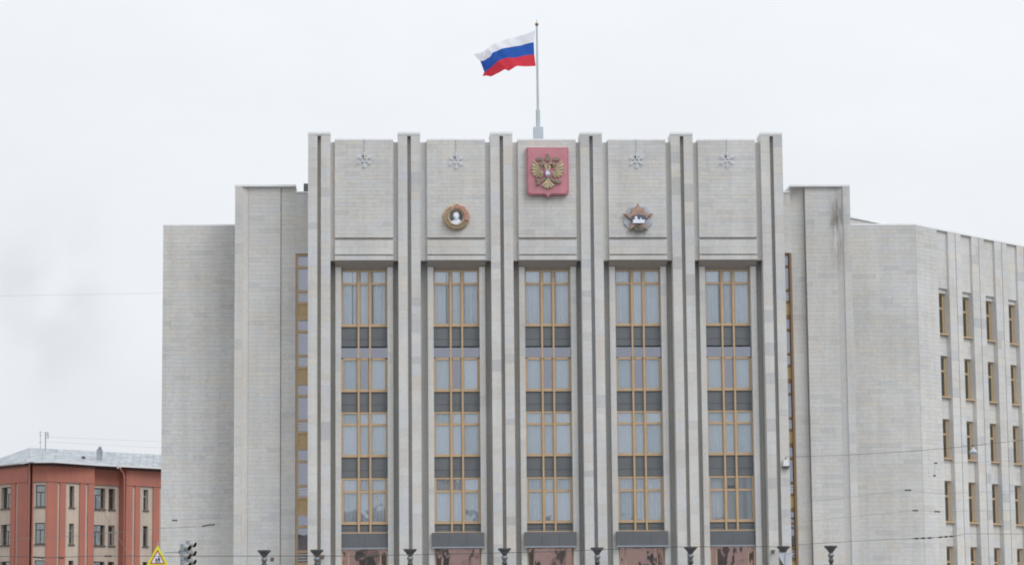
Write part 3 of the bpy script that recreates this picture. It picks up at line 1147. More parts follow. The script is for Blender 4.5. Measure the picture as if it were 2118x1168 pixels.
    for (bx, by) in ((452, 845), (505, 880), (560, 895), (615, 880), (668, 845)):
        a = (560, 740)
        d_ = Vector((bx - a[0], by - a[1]))
        n_ = Vector((-d_.y, d_.x)).normalized() * 19
        piece('feather', [(a[0] + n_.x * .4, a[1] + n_.y * .4), (bx + n_.x, by + n_.y), (bx, by + 8), (bx - n_.x, by - n_.y), (a[0] - n_.x * .4, a[1] - n_.y * .4)], 0.095, gold, 1)
    piece('leg', [(500, 690), (470, 700), (420, 750), (440, 780), (480, 750), (520, 720)], 0.09, goldd, mirror=True)
    piece('orb', [(690, 760), (720, 735), (780, 745), (810, 770), (770, 800), (720, 800)], 0.13, goldd, 2)
    piece('sceptre', [(330, 690), (350, 690), (400, 780), (430, 800), (400, 830), (365, 830), (345, 790), (370, 780)], 0.11, goldd)
    sh = piece('small_shield', [(492, 545), (618, 545), (622, 640), (600, 680), (558, 705), (515, 680), (490, 640)], 0.13, blu, 0)[0]
    piece('rider', [(515, 590), (535, 565), (560, 560), (575, 580), (600, 600), (590, 625), (600, 660), (575, 640), (545, 645), (525, 665), (520, 625)], 0.16, sil, 1, parent=sh)


arms()


def disc(r, c, y0, y1, m, name, parent, n=40):
    pts = [(c[0] + r * math.cos(2 * math.pi * i / n), c[1] + r * math.sin(2 * math.pi * i / n)) for i in range(n)]
    return MB().prism(pts, y0, y1).build(name, m, parent)


def ccw(q):
    ar = sum(q[i][0] * q[(i + 1) % len(q)][1] - q[(i + 1) % len(q)][0] * q[i][1] for i in range(len(q)))
    return q[::-1] if ar < 0 else q


def medal_round():
    c = (4.395, 22.30)
    T = thing('round_medal', 'round gilt medal relief with a white portrait bust in a wreath', 'emblem', (c[0], 0.07, c[1]))
    gilt = mat('medal_gilt', (0.47, 0.36, 0.24), 0.6, 0.0, noise=0.25, nscale=7)
    giltd = mat('medal_gilt_dark', (0.38, 0.29, 0.195), 0.6, 0.0, noise=0.25, nscale=7)
    redm = mat('medal_red', (0.47, 0.235, 0.185), 0.5, noise=0.15, nscale=5)
    dark = mat('medal_slate', (0.10, 0.13, 0.17), 0.4, noise=0.1)
    white = mat('medal_silver', (0.80, 0.82, 0.88), 0.4)
    # thick rounded ring facing the camera
    prof = []
    for i in range(11):
        a = R(180 * i / 10)
        prof.append((0.50 + 0.185 * math.cos(a), 0.02 + 0.16 * math.sin(a)))
    MB().lathe([(0.685, -0.0)] + prof + [(0.315, 0.0)], (c[0], 0.07, c[1]), 44, axis='y').build('ring', gilt, T, smooth=True)
    disc(0.345, c, 0.015, 0.069, dark, 'field', T)

    def arc_leaf(a, r, w, l, m, name, h=0.06):
        cx, cz = c[0] + r * math.cos(a), c[1] + r * math.sin(a)
        t = Vector((-math.sin(a), math.cos(a)))
        n_ = Vector((math.cos(a), math.sin(a)))
        q = [Vector((cx, cz)) - t * l / 2, Vector((cx, cz)) + n_ * w / 2, Vector((cx, cz)) + t * l / 2, Vector((cx, cz)) - n_ * w / 2]
        MB().prism(ccw([tuple(z) for z in q]), -0.11 - h, -0.04, taper=0.25).build(name, m, T)
    for i in range(26):                                    # wheat ears down both sides
        a = R(100 + 340 * i / 25) if False else R(118 + 14.2 * i)
        if a > R(440):
            break
        for rr in (0.43, 0.57):
            arc_leaf(a, rr, 0.10, 0.17, giltd if (R(200) < a < R(340)) else gilt, 'wheat_grain')
    q = []
    for i in range(13):
        a = R(95 - 115 * i / 12)
        q.append((c[0] + (0.62 + 0.03 * math.sin(i * 1.7)) * math.cos(a), c[1] + (0.62 + 0.03 * math.sin(i * 1.7)) * math.sin(a)))
    for i in range(13):
        a = R(-20 + 115 * i / 12)
        q.append((c[0] + (0.43 + 0.02 * math.sin(i * 2.1)) * math.cos(a), c[1] + (0.43 + 0.02 * math.sin(i * 2.1)) * math.sin(a)))
    MB().prism(ccw(q), -0.185, -0.02).build('banner', redm, T)
    MB().prism(ccw([(c[0] - 0.64, c[1] + 0.02), (c[0] - 0.50, c[1] + 0.05), (c[0] - 0.46, c[1] + 0.2), (c[0] - 0.57, c[1] + 0.22)]), -0.15, -0.02).build('banner', redm, T)
    # bust
    sh = [(-0.30, -0.29), (-0.24, -0.20), (-0.10, -0.13), (-0.07, -0.05), (0.10, -0.05), (0.13, -0.12), (0.23, -0.17), (0.26, -0.24), (0.15, -0.34), (0.0, -0.40), (-0.16, -0.37)]
    MB().prism(ccw([(c[0] + a, c[1] + b) for a, b in smooth_poly(sh, 1)]), -0.08, 0.014, taper=0.1).build('shoulders', white, T)
    hd = [(-0.17, 0.0), (-0.19, 0.12), (-0.13, 0.24), (0.0, 0.29), (0.12, 0.24), (0.17, 0.12), (0.15, -0.02), (0.10, -0.12), (0.0, -0.16), (-0.10, -0.10)]
    h = MB().prism(ccw([(c[0] + a, c[1] + b) for a, b in smooth_poly(hd, 1)]), -0.12, 0.013, taper=0.3).build('head', white, T)
    MB().prism(ccw([(c[0] - 0.015, c[1] + 0.10), (c[0] - 0.06, c[1] - 0.0), (c[0] + 0.0, c[1] - 0.01)]), -0.17, -0.11).build('nose', white, h)
    MB().prism(ccw([(c[0] - 0.08, c[1] - 0.06), (c[0] + 0.04, c[1] - 0.05), (c[0] - 0.01, c[1] - 0.13)]), -0.15, -0.10).build('beard', white, h)


medal_round()


def medal_star():
    k = 0.00209
    cx, cz = 13.59, 23.02

    def P(u, v):
        return (cx + (u - 680) * k, cz - (v - 225) * k)
    T = thing('star_medal', 'red five pointed star medal with a silver ship over silver rays', 'emblem', (cx, 0.07, 22.3))
    red = mat('star_enamel', (0.40, 0.265, 0.215), 0.45, noise=0.2, nscale=4)
    rim = mat('star_edge', (0.24, 0.17, 0.12), 0.5, noise=0.2, nscale=6)
    sil = mat('ray_silver', (0.46, 0.49, 0.54), 0.4, 0.2, noise=0.15, nscale=5)
    dark = mat('star_dark', (0.10, 0.12, 0.15), 0.5, noise=0.1)
    wht = mat('ship_silver', (0.78, 0.82, 0.90), 0.4)
    grey = mat('tool_grey', (0.17, 0.17, 0.15), 0.5, 0.2, noise=0.3, nscale=8)
    ctr = (680, 615)
    # silver rays between the star's points, each a tapering bar
    for s in range(5):
        base = -90 + 36 + 72 * s
        for j in range(-2, 3):
            a = R(base + 11.5 * j)
            ln = 345 - 16 * abs(j)
            d_ = Vector((math.cos(a), math.sin(a)))
            n_ = Vector((-d_.y, d_.x))
            pts = [Vector(ctr) + d_ * 130 + n_ * 16, Vector(ctr) + d_ * ln + n_ * 34, Vector(ctr) + d_ * (ln + 14), Vector(ctr) + d_ * ln - n_ * 34, Vector(ctr) + d_ * 130 - n_ * 16]
            MB().prism(ccw([P(*q) for q in pts]), 0.0 - 0.012 * (2 - abs(j)), 0.069, taper=0.05).build('ray', sil, T)

    def star(r0, r1):
        o = []
        for i in range(10):
            a = R(-90 + 36 * i)
            rr = r0 if i % 2 == 0 else r1
            o.append(P(ctr[0] + rr * math.cos(a), ctr[1] + 0.97 * rr * math.sin(a)))
        return ccw(o)
    MB().prism(star(392, 172), -0.10, 0.0, taper=0.0).build('star_rim', rim, T)
    MB().prism(star(362, 158), -0.15, -0.102, taper=0.12).build('star', red, T)
    MB().prism(ccw([P(*q) for q in ((530, 350), (830, 350), (850, 505), (520, 505))]), -0.13, -0.05, taper=0.05).build('banner', red, T)
    MB().prism(ccw([P(*q) for q in smooth_poly([(515, 530), (860, 520), (870, 640), (810, 760), (560, 760), (510, 650)], 1)]), -0.18, -0.05).build('field', dark, T)
    MB().prism(ccw([P(*q) for q in ((545, 735), (550, 655), (590, 645), (600, 580), (632, 555), (655, 580), (660, 640), (720, 650), (735, 600), (750, 600), (760, 645), (850, 660), (820, 735))]), -0.22, -0.175).build('ship', wht, T)
    MB().prism(ccw([P(*q) for q in smooth_poly([(590, 790), (830, 790), (850, 850), (800, 920), (690, 940), (590, 915), (555, 860)], 1)]), -0.19, -0.05, taper=0.1).build('garland', grey, T)
    for s in (-1, 1):
        MB().prism(ccw([P(690 + s * u, v) for u, v in ((-70, 900), (-50, 915), (60, 790), (40, 775))]), -0.23, -0.185).build('tool', rim, T)


medal_star()

# ------------------------------------------------------------------ snowflake light frames
SNOW = mat('garland_frame', (0.74, 0.77, 0.82), 0.4, noise=0.1)
proto_sf = None


def snowflake():
    T = thing('snowflake_frame', 'x', 'snowflake', (0, 0, 0), 'snowflake light frames hung on the upper panels')
    for i in range(6):
        a = R(30 + 60 * i)
        u = Vector((math.cos(a), 0, math.sin(a)))
        b = MB()
        o_ = Vector((0, -0.05, 0))
        b.tube([o_ + u * 0.10, o_ + u * 0.40], 0.019, 5)
        for s in (-1, 1):
            for rr, ln in ((0.22, 0.13), (0.31, 0.10)):
                w = Vector((math.cos(a + s * R(55)), 0, math.sin(a + s * R(55))))
                b.tube([o_ + u * rr, o_ + u * rr + w * ln], 0.014, 5)
        b.build('arm', SNOW, T)
    h = MB()
    pts = [(0.12 * math.cos(R(60 * i)), 0.12 * math.sin(R(60 * i))) for i in range(7)]
    h.tube([(p[0], -0.05, p[1]) for p in pts], 0.02, 5)
    h.build('hub', SNOW, T)
    MB().box(-0.10, 0.02, -0.03, 0.06, 0.12, 0.22).build('bracket', M['iron'], T)
    MB().tube([(-0.03, -0.02, 0.2), (-0.02, -0.015, 1.0), (-0.02, 0.0, 1.09)], 0.008, 4).build('cable', M['wire_thin'], T)
    return T


def copy_tree(o, parent=None):
    c = o.copy()
    col.objects.link(c)
    if parent is not None:
        c.parent = parent
    for ch in list(o.children):
        copy_tree(ch, c)
    return c


SF = [(-0.22, 25.23, 'pale snowflake frame on the far left panel with no emblem'),
      (4.41, 25.18, 'pale snowflake frame above the round gilt medal'),
      (13.58, 25.20, 'pale snowflake frame above the red star medal'),
      (18.20, 25.24, 'pale snowflake frame on the far right panel with no emblem')]
base_sf = snowflake()
for i, (x, z, lab) in enumerate(SF):
    o = base_sf if i == 0 else copy_tree(base_sf)
    o.location = (x, 0.07, z)
    o['label'] = lab

# ------------------------------------------------------------------ torch lamps in front of the pilasters
def torch():
    T = thing('torch_lamp', 'x', 'street lamp', (0, 0, 0), 'torch lamps standing along the front')
    MB().lathe([(0.03, 5.31), (0.11, 5.325), (0.15, 5.40), (0.22, 5.49), (0.315, 5.585), (0.325, 5.60), (0.325, 5.66), (0.28, 5.665), (0.2, 5.62)], (0, 0, 0), 20).build('bowl', M['iron'], T, smooth=False)
    MB().lathe([(0.06, 5.06), (0.115, 5.09), (0.15, 5.16), (0.155, 5.22), (0.125, 5.28), (0.09, 5.31)], (0, 0, 0), 18).build('collar', M['iron_light'], T, smooth=True)
    MB().lathe([(0.14, 4.86), (0.12, 4.98), (0.10, 5.06)], (0, 0, 0), 16).build('bracket', M['iron'], T, smooth=True)
    MB().lathe([(0.22, 0.12), (0.22, 0.5), (0.13, 0.6), (0.11, 1.2), (0.095, 3.0), (0.085, 4.86)], (0, 0, 0), 16).build('pole', M['iron'], T, smooth=True)
    MB().lathe([(0.34, 0.12), (0.34, 0.25), (0.28, 0.32), (0.24, 0.34)], (0, 0, 0), 16).build('base', M['iron'], T)
    return T


TL = [(-5.16, 'dark iron torch lamp before the left stair tower, leftmost of the row'),
      (-2.59, 'dark iron torch lamp at the first pilaster from the left'),
      (1.985, 'dark iron torch lamp at the second pilaster from the left'),
      (6.63, 'dark iron torch lamp at the third pilaster, left of the middle bay'),
      (11.21, 'dark iron torch lamp at the fourth pilaster, right of the middle bay'),
      (15.84, 'dark iron torch lamp at the fifth pilaster from the left'),
      (20.46, 'dark iron torch lamp at the sixth pilaster, partly behind the inverted triangular sign'),
      (22.83, 'dark iron torch lamp before the right stair tower, rightmost of the row')]
base_t = torch()
for i, (x, lab) in enumerate(TL):
    o = base_t if i == 0 else copy_tree(base_t)
    o.location = (x, -1.0, 0)
    o['label'] = lab

# small brown floodlights on the front
def flood(x, z, lab):
    T = thing('floodlight', lab, 'floodlight', (x, 0.0, z), 'small brown floodlights fixed to the front')
    br = mat('brown_housing', (0.17, 0.115, 0.085), 0.5, noise=0.2) if 'brown_housing' not in bpy.data.materials else bpy.data.materials['brown_housing']
    MB().prism(ccw([(x - 0.09, z - 0.10), (x + 0.07, z - 0.10), (x + 0.11, z + 0.10), (x - 0.09, z + 0.10)]), -0.30, -0.12).build('housing', br, T, bevel=0.01)
    MB().box(x - 0.02, x + 0.02, -0.12, 0.0, z - 0.02, z + 0.02).build('bracket', M['iron'], T)


flood(-2.33, 5.32, 'small brown floodlight on the leftmost pilaster beside its torch lamp')
flood(20.05, 5.40, 'small brown floodlight on the rightmost pilaster left of its torch lamp')
flood(-4.80, 5.22, 'small brown floodlight at the foot of the left stair tower')

# white camera box with the span wire
CB = thing('junction_box', 'small white box fixed high on the right rib of the last pilaster', 'box', (20.82, 0.0, 9.62))
MB().prism(ccw([(20.67, 9.66), (20.97, 9.66), (20.95, 9.97), (20.69, 9.97)]), -0.26, -0.02).build('body', mat('white_box', (0.74, 0.76, 0.79), 0.5), CB, bevel=0.015)
MB().box(20.65, 20.99, -0.28, -0.0, 9.60, 9.655).build('base', M['iron'], CB)
MB().tube([(20.82, -0.1, 9.97), (20.82, -0.1, 10.1)], 0.03, 6).build('bracket', M['iron'], CB)


# ------------------------------------------------------------------ overhead wires
def wire(lab, pts, r=0.011, m='wire', sag=0.0, ins=(), cat='overhead wire', grp='overhead wires across the street'):
    P = []
    for a, b in zip(pts, pts[1:]):
        p, q = at(*a), at(*b)
        for i in range(8):
            u = i / 8
            v = p.lerp(q, u)
            v.z -= sag * 4 * u * (1 - u)
            P.append(v)
    P.append(at(*pts[-1]))
    T = thing('overhead_wire', lab, cat, tuple(P[0]), grp)
    MB().tube(P, r * 0.85, 5).build('cable', M[m], T)
    for (a, b) in ins:
        p, q = at(*a), at(*b)
        d = q - p
        n_ = 5
        MB().tube([p + d * i / n_ for i in range(n_ + 1)], 0.022, 6).build('insulator', M['insulator'], T)
        for i in range(3):
            u = 0.2 + 0.3 * i
            MB().tube([p + d * (u - 0.06), p + d * (u + 0.06)], 0.042, 8).build('insulator_shed', M['insulator'], T)
    return T


wire('long dark cable low across the red building and the pilaster feet',
     [(-60, 1149, -25), (60, 1150, -25), (110, 1152, -25), (190, 1149, -25), (720, 1149, -25), (1100, 1141, -25), (1400, 1130, -25), (1580, 1129, -25), (1640, 1131, -25)], r=0.014,
     ins=[((68, 1151, -25), (92, 1153, -25)), ((120, 1152, -25), (132, 1153, -25)), ((216, 1149, -25), (232, 1149, -25))])
wire('thin wire rising over the red building to an insulator on left wall',
     [(-60, 1120, -18), (180, 1106, -18), (330, 1092, -18), (418, 1087.5, -18), (445, 1084, -18)], r=0.009, m='wire_thin',
     ins=[((418, 1087.5, -18), (431, 1085, -18)), ((431, 1085, -18), (444, 1084, -18))])
wire('steep wire slanting down across the recess of the red building',
     [(180, 990, 60), (213, 1057, 40), (255, 1127, 20), (300, 1200, 0)], r=0.016, m='wire')
wire('faint wire high in the sky left of the stone building', [(-60, 613, 40), (334, 606, 2.9)], r=0.005, m='wire_thin')
wire('faint upper wire running from the roof antenna to stone block', [(97, 903, 92), (336, 913, 80)], r=0.007, m='wire_thin')
wire('faint lower wire running from the roof antenna to stone block', [(97, 913, 92), (336, 926, 80)], r=0.006, m='wire_thin')
wire('span wire carrying the hanging bell lamp to the white box',
     [(1624, 944, -0.1), (1740, 941, -2.5), (1864, 934, -6), (1946, 927.5, -8.5), (2013, 921, -10), (2118, 909, -13), (2240, 894, -16)], r=0.011)
wire('wire with a long dark insulator rod low before angled wing',
     [(1640, 1126, -14), (1740, 1120, -14), (1841, 1114.6, -14), (1887, 1113, -14), (1975, 1107.7, -14), (1997, 1103, -14), (2240, 1104, -14)], r=0.010,
     ins=[((1887, 1113, -14), (1932, 1111, -14)), ((1938, 1110.5, -14), (1975, 1107.7, -14))])
wire('thin wire with paired insulators before the corner of angled wing',
     [(1660, 1078, -14), (1887, 1055, -14), (1948, 1057.5, -14), (2240, 1051, -14)], r=0.006, m='wire_thin',
     ins=[((1887, 1055, -14), (1899, 1055, -14)), ((1932, 1057, -14), (1945, 1057.5, -14))])
wire('thin wire with one dark insulator above the paired ones',
     [(1660, 1040, -14), (1870, 1013, -14), (1885, 1013, -14), (1937, 1020, -14), (2240, 1010, -14)], r=0.006, m='wire_thin',
     ins=[((1871, 1013, -14), (1885, 1013, -14))])
wire('short wire with a dark clamp beside the third window row of the wing',
     [(1932, 984, -14), (1934, 957, -14), (1956, 957, -14), (2240, 948, -14)], r=0.006, m='wire_thin',
     ins=[((1932, 957, -14), (1939, 957, -14)), ((1930, 983, -14), (1936, 983, -14))])
wire('thin wire with one dark clamp on the left stone block', [(300, 1084, -18), (355, 1076, -18), (368, 1075, -18), (480, 1066, -18)], r=0.004, m='wire_thin',
     ins=[((356, 1075.5, -18), (367, 1075, -18))])

# hanging bell lamp on the span wire
p = at(2013, 922, -10)
HL = thing('hanging_lamp', 'grey bell shaped lamp hanging from the span wire by the wing windows', 'street lamp', tuple(p))
hg = mat('lamp_grey', (0.42, 0.44, 0.47), 0.4, 0.2, noise=0.08)
MB().lathe([(0.205, -0.30), (0.20, -0.27), (0.15, -0.20), (0.085, -0.13), (0.06, -0.10), (0.05, -0.04)], tuple(p), 18).build('shade', hg, HL, smooth=True)
MB().lathe([(0.13, -0.36), (0.19, -0.33), (0.20, -0.302)], tuple(p), 18).build('diffuser', mat('lamp_bowl', (0.55, 0.57, 0.6), 0.2), HL, smooth=True)
MB().tube([p + Vector((0, 0, -0.05)), p + Vector((0, 0, 0.06))], 0.03, 8).build('hook', M['iron'], HL)

# ------------------------------------------------------------------ traffic light, warning sign, give-way sign
def traffic_light():
    Y = -20.0
    x = -7.82
    T = thing('traffic_light', 'grey traffic light with two three lamp heads turned to the right', 'traffic light', (x, Y, 0.12))
    grey = mat('signal_grey', (0.33, 0.365, 0.40), 0.5, noise=0.1)
    pale = mat('signal_visor', (0.38, 0.375, 0.35), 0.5, noise=0.08)
    dark = mat('signal_dark', (0.03, 0.032, 0.03), 0.4)
    MB().tube([(x, Y, 0.12), (x, Y, 5.2)], 0.055, 12).build('pole', grey, T)
    MB().tube([(x, Y - 0.02, 5.02), (x - 0.72, Y - 0.02, 5.02)], 0.022, 8).build('arm', grey, T)
    MB().box(x - 0.13, x - 0.055, Y - 0.09, Y + 0.05, 4.94, 5.10).build('clamp', M['flash'], T)
    for (ox, oy, ang, zt_) in ((0.02, -0.22, -30, 5.19), (0.20, 0.25, -24, 5.33)):
        dx, dy = math.cos(R(ang)), math.sin(R(ang))
        f = Vector((dx, dy, 0))
        s = Vector((-dy, dx, 0))
        c = Vector((x + ox, Y + oy, 0))
        b = MB()
        for i in range(3):
            zc = zt_ - 0.36 * i
            q = [c - s * .15, c + s * .15, c + s * .15 + f * .16, c - s * .15 + f * .16]
            n0 = len(b.v)
            b.v += [(v.x, v.y, zc - 0.172) for v in q] + [(v.x, v.y, zc + 0.172) for v in q]
            for k in ((0, 1, 2, 3), (7, 6, 5, 4), (0, 4, 5, 1), (1, 5, 6, 2), (2, 6, 7, 3), (3, 7, 4, 0)):
                b.f.append(tuple(n0 + e for e in k))
                b.t.append(0)
                b.mi.append(0)
        h = b.build('signal_head', grey, T, bevel=0.02)
        for i in range(3):
            zc = zt_ - 0.36 * i
            v = MB()
            n = 14
            for k in range(n):                       # tunnel visor, open below
                a0, a1 = R(-50 + 280 * k / n), R(-50 + 280 * (k + 1) / n)
                for r_, fl in ((0.125, 1), (0.118, 0)):
                    pa = [c + f * .16 + s * (r_ * math.cos(a0)) + Vector((0, 0, zc + r_ * math.sin(a0))),
                          c + f * .16 + s * (r_ * math.cos(a1)) + Vector((0, 0, zc + r_ * math.sin(a1))),
                          c + f * (.42 - 0.05 * (1 - math.sin(a1))) + s * (r_ * math.cos(a1)) + Vector((0, 0, zc - 0.02 + r_ * math.sin(a1))),
                          c + f * (.42 - 0.05 * (1 - math.sin(a0))) + s * (r_ * math.cos(a0)) + Vector((0, 0, zc - 0.02 + r_ * math.sin(a0)))]
                    v.quad(pa if fl else pa[::-1], mi=0 if fl else 1)
            v.build('visor', [pale, dark], T)
            ln = MB()
            m_ = c + f * .175 + Vector((0, 0, zc))
            ln.v += [tuple(m_ + s * (.11 * math.cos(2 * math.pi * k / 16)) + Vector((0, 0, .11 * math.sin(2 * math.pi * k / 16)))) for k in range(16)]
            ln.f.append(tuple(range(16)))
            ln.t.append(0)
            ln.mi.append(0)
            ln.build('lens', dark, T)


traffic_light()


def warning_sign():
    Y = -20.15
    a, bl, br = at(326, 1126, Y), at(302.5, 1169, Y), at(349, 1169, Y)
    c = (a + bl + br) / 3
    T = thing('warning_sign', 'yellow bordered triangular warning sign showing two walking children', 'road sign', tuple(c))
    ye = mat('fluorescent_yellow', (0.74, 0.78, 0.04), 0.5)
    rd = mat('sign_red', (0.55, 0.07, 0.09), 0.5)
    wh = mat('sign_white', (0.78, 0.80, 0.86), 0.5)
    bk = mat('sign_black', (0.06, 0.07, 0.08), 0.5)

    def tri(s, dz=0.0, rnd=0.05):
        P = [(c.x + (p.x - c.x) * s, c.z + (p.z - c.z) * s + dz) for p in (a, bl, br)]
        o = []
        for i in range(3):
            p, q, r_ = Vector(P[i]), Vector(P[(i - 1) % 3]), Vector(P[(i + 1) % 3])
            u, w = (q - p).normalized() * rnd, (r_ - p).normalized() * rnd
            o += [tuple(p + u), tuple(p + (u + w) * 0.3), tuple(p + w)]
        return ccw(o)
    MB().prism(tri(1.0), Y, Y + 0.03).build('board', ye, T)
    MB().prism(tri(0.70, -0.012, 0.03), Y - 0.006, Y - 0.001).build('red_triangle', rd, T)
    MB().prism(tri(0.53, -0.016, 0.02), Y - 0.012, Y - 0.007).build('white_triangle', wh, T)
    for k, (ox, s) in enumerate(((-0.05, 0.80), (0.06, 1.0))):
        x0, z0 = c.x + ox, c.z - 0.165
        f = MB()
        y0, y1 = Y - 0.018, Y - 0.013

        def add(pts):
            f.prism(ccw([(x0 + u * s, z0 + v * s) for u, v in pts]), y0, y1)
        add([(0.028 * math.cos(R(45 * i)), 0.245 + 0.028 * math.sin(R(45 * i))) for i in range(8)])
        add([(-0.03, 0.205), (0.03, 0.205), (0.035, 0.10), (-0.035, 0.10)])
        add([(-0.035, 0.10), (-0.002, 0.10), (-0.03, 0.0), (-0.06, 0.0)])
        add([(0.0, 0.10), (0.035, 0.10), (0.062, 0.0), (0.03, 0.0)])
        add([(0.028, 0.20), (0.07, 0.13), (0.055, 0.12), (0.02, 0.17)])
        add([(-0.028, 0.20), (-0.07, 0.13), (-0.055, 0.12), (-0.02, 0.17)])
        f.build('pictogram', bk, T)
    MB().tube([(c.x, Y + 0.06, a.z + 0.14), (c.x, Y + 0.06, bl.z - 0.2)], 0.025, 8).build('bracket', M['flash'], T)


warning_sign()


def yield_sign():
    Y = -20.0
    a, b, c = at(1607.5, 1142.5, Y), at(1641, 1142.5, Y), at(1624, 1172, Y)
    T = thing('give_way_sign', 'inverted triangular road sign with pale bare metal back turned to us', 'road sign', (c.x, Y, 0.12))
    m = mat('bare_sign_back', (0.55, 0.585, 0.64), 0.45, 0.1, noise=0.05)

    def tri(s, rnd):
        ct = (a + b + c) / 3
        P = [(ct.x + (p.x - ct.x) * s, ct.z + (p.z - ct.z) * s) for p in (a, b, c)]
        o = []
        for i in range(3):
            p, q, r_ = Vector(P[i]), Vector(P[(i - 1) % 3]), Vector(P[(i + 1) % 3])
            u, w = (q - p).normalized() * rnd, (r_ - p).normalized() * rnd
            o += [tuple(p + u), tuple(p + (u + w) * 0.3), tuple(p + w)]
        return ccw(o)
    MB().prism(tri(1.0, 0.04), Y, Y + 0.012).build('plate', m, T)
    ed = tri(1.0, 0.04)
    MB().tube([(q[0], Y - 0.005, q[1]) for q in ed + ed[:1]], 0.012, 5).build('lip', m, T)
    MB().tube([(c.x + 0.0, Y - 0.035, 0.12), (c.x, Y - 0.035, a.z - 0.02)], 0.014, 8).build('pole', mat('galvanised', (0.40, 0.43, 0.47), 0.4, 0.3), T)


yield_sign()

# ------------------------------------------------------------------ the red corner building far left
def plaster(name, c0, c1):
    """Painted plaster: faded patches, run-off streaks and a fine grain."""
    m = mat(name, c0, 0.88, bump=0.25)
    t = m.node_tree
    b = t.nodes['Principled BSDF']
    geo = nd(t, 'ShaderNodeNewGeometry')
    fac = None
    for sc_, st, lo, hi in ((0.55, (1, 1, 1), 0.35, 0.75), (1.0, (2.6, 2.6, 0.15), 0.42, 0.75), (5.0, (1, 1, 1), 0.4, 1.1)):
        q = nd(t, 'ShaderNodeMapping')
        q.inputs['Scale'].default_value = st
        t.links.new(geo.outputs['Position'], q.inputs[0])
        n = nd(t, 'ShaderNodeTexNoise')
        n.inputs['Scale'].default_value = sc_
        n.inputs['Detail'].default_value = 7
        t.links.new(q.outputs[0], n.inputs['Vector'])
        r_ = nd(t, 'ShaderNodeMapRange')
        r_.inputs['From Min'].default_value = lo
        r_.inputs['From Max'].default_value = hi
        t.links.new(n.outputs['Fac'], r_.inputs['Value'])
        if fac is None:
            fac = r_.outputs[0]
        else:
            a = nd(t, 'ShaderNodeMath', operation='ADD')
            a.use_clamp = True
            t.links.new(fac, a.inputs[0])
            t.links.new(r_.outputs[0], a.inputs[1])
            fac = a.outputs[0]
    mx_ = nd(t, 'ShaderNodeMix', data_type='RGBA')
    mx_.inputs[6].default_value = (*c0, 1)
    mx_.inputs[7].default_value = (*c1, 1)
    t.links.new(fac, mx_.inputs['Factor'])
    t.links.new(mx_.outputs[2], b.inputs['Base Color'])
    return m


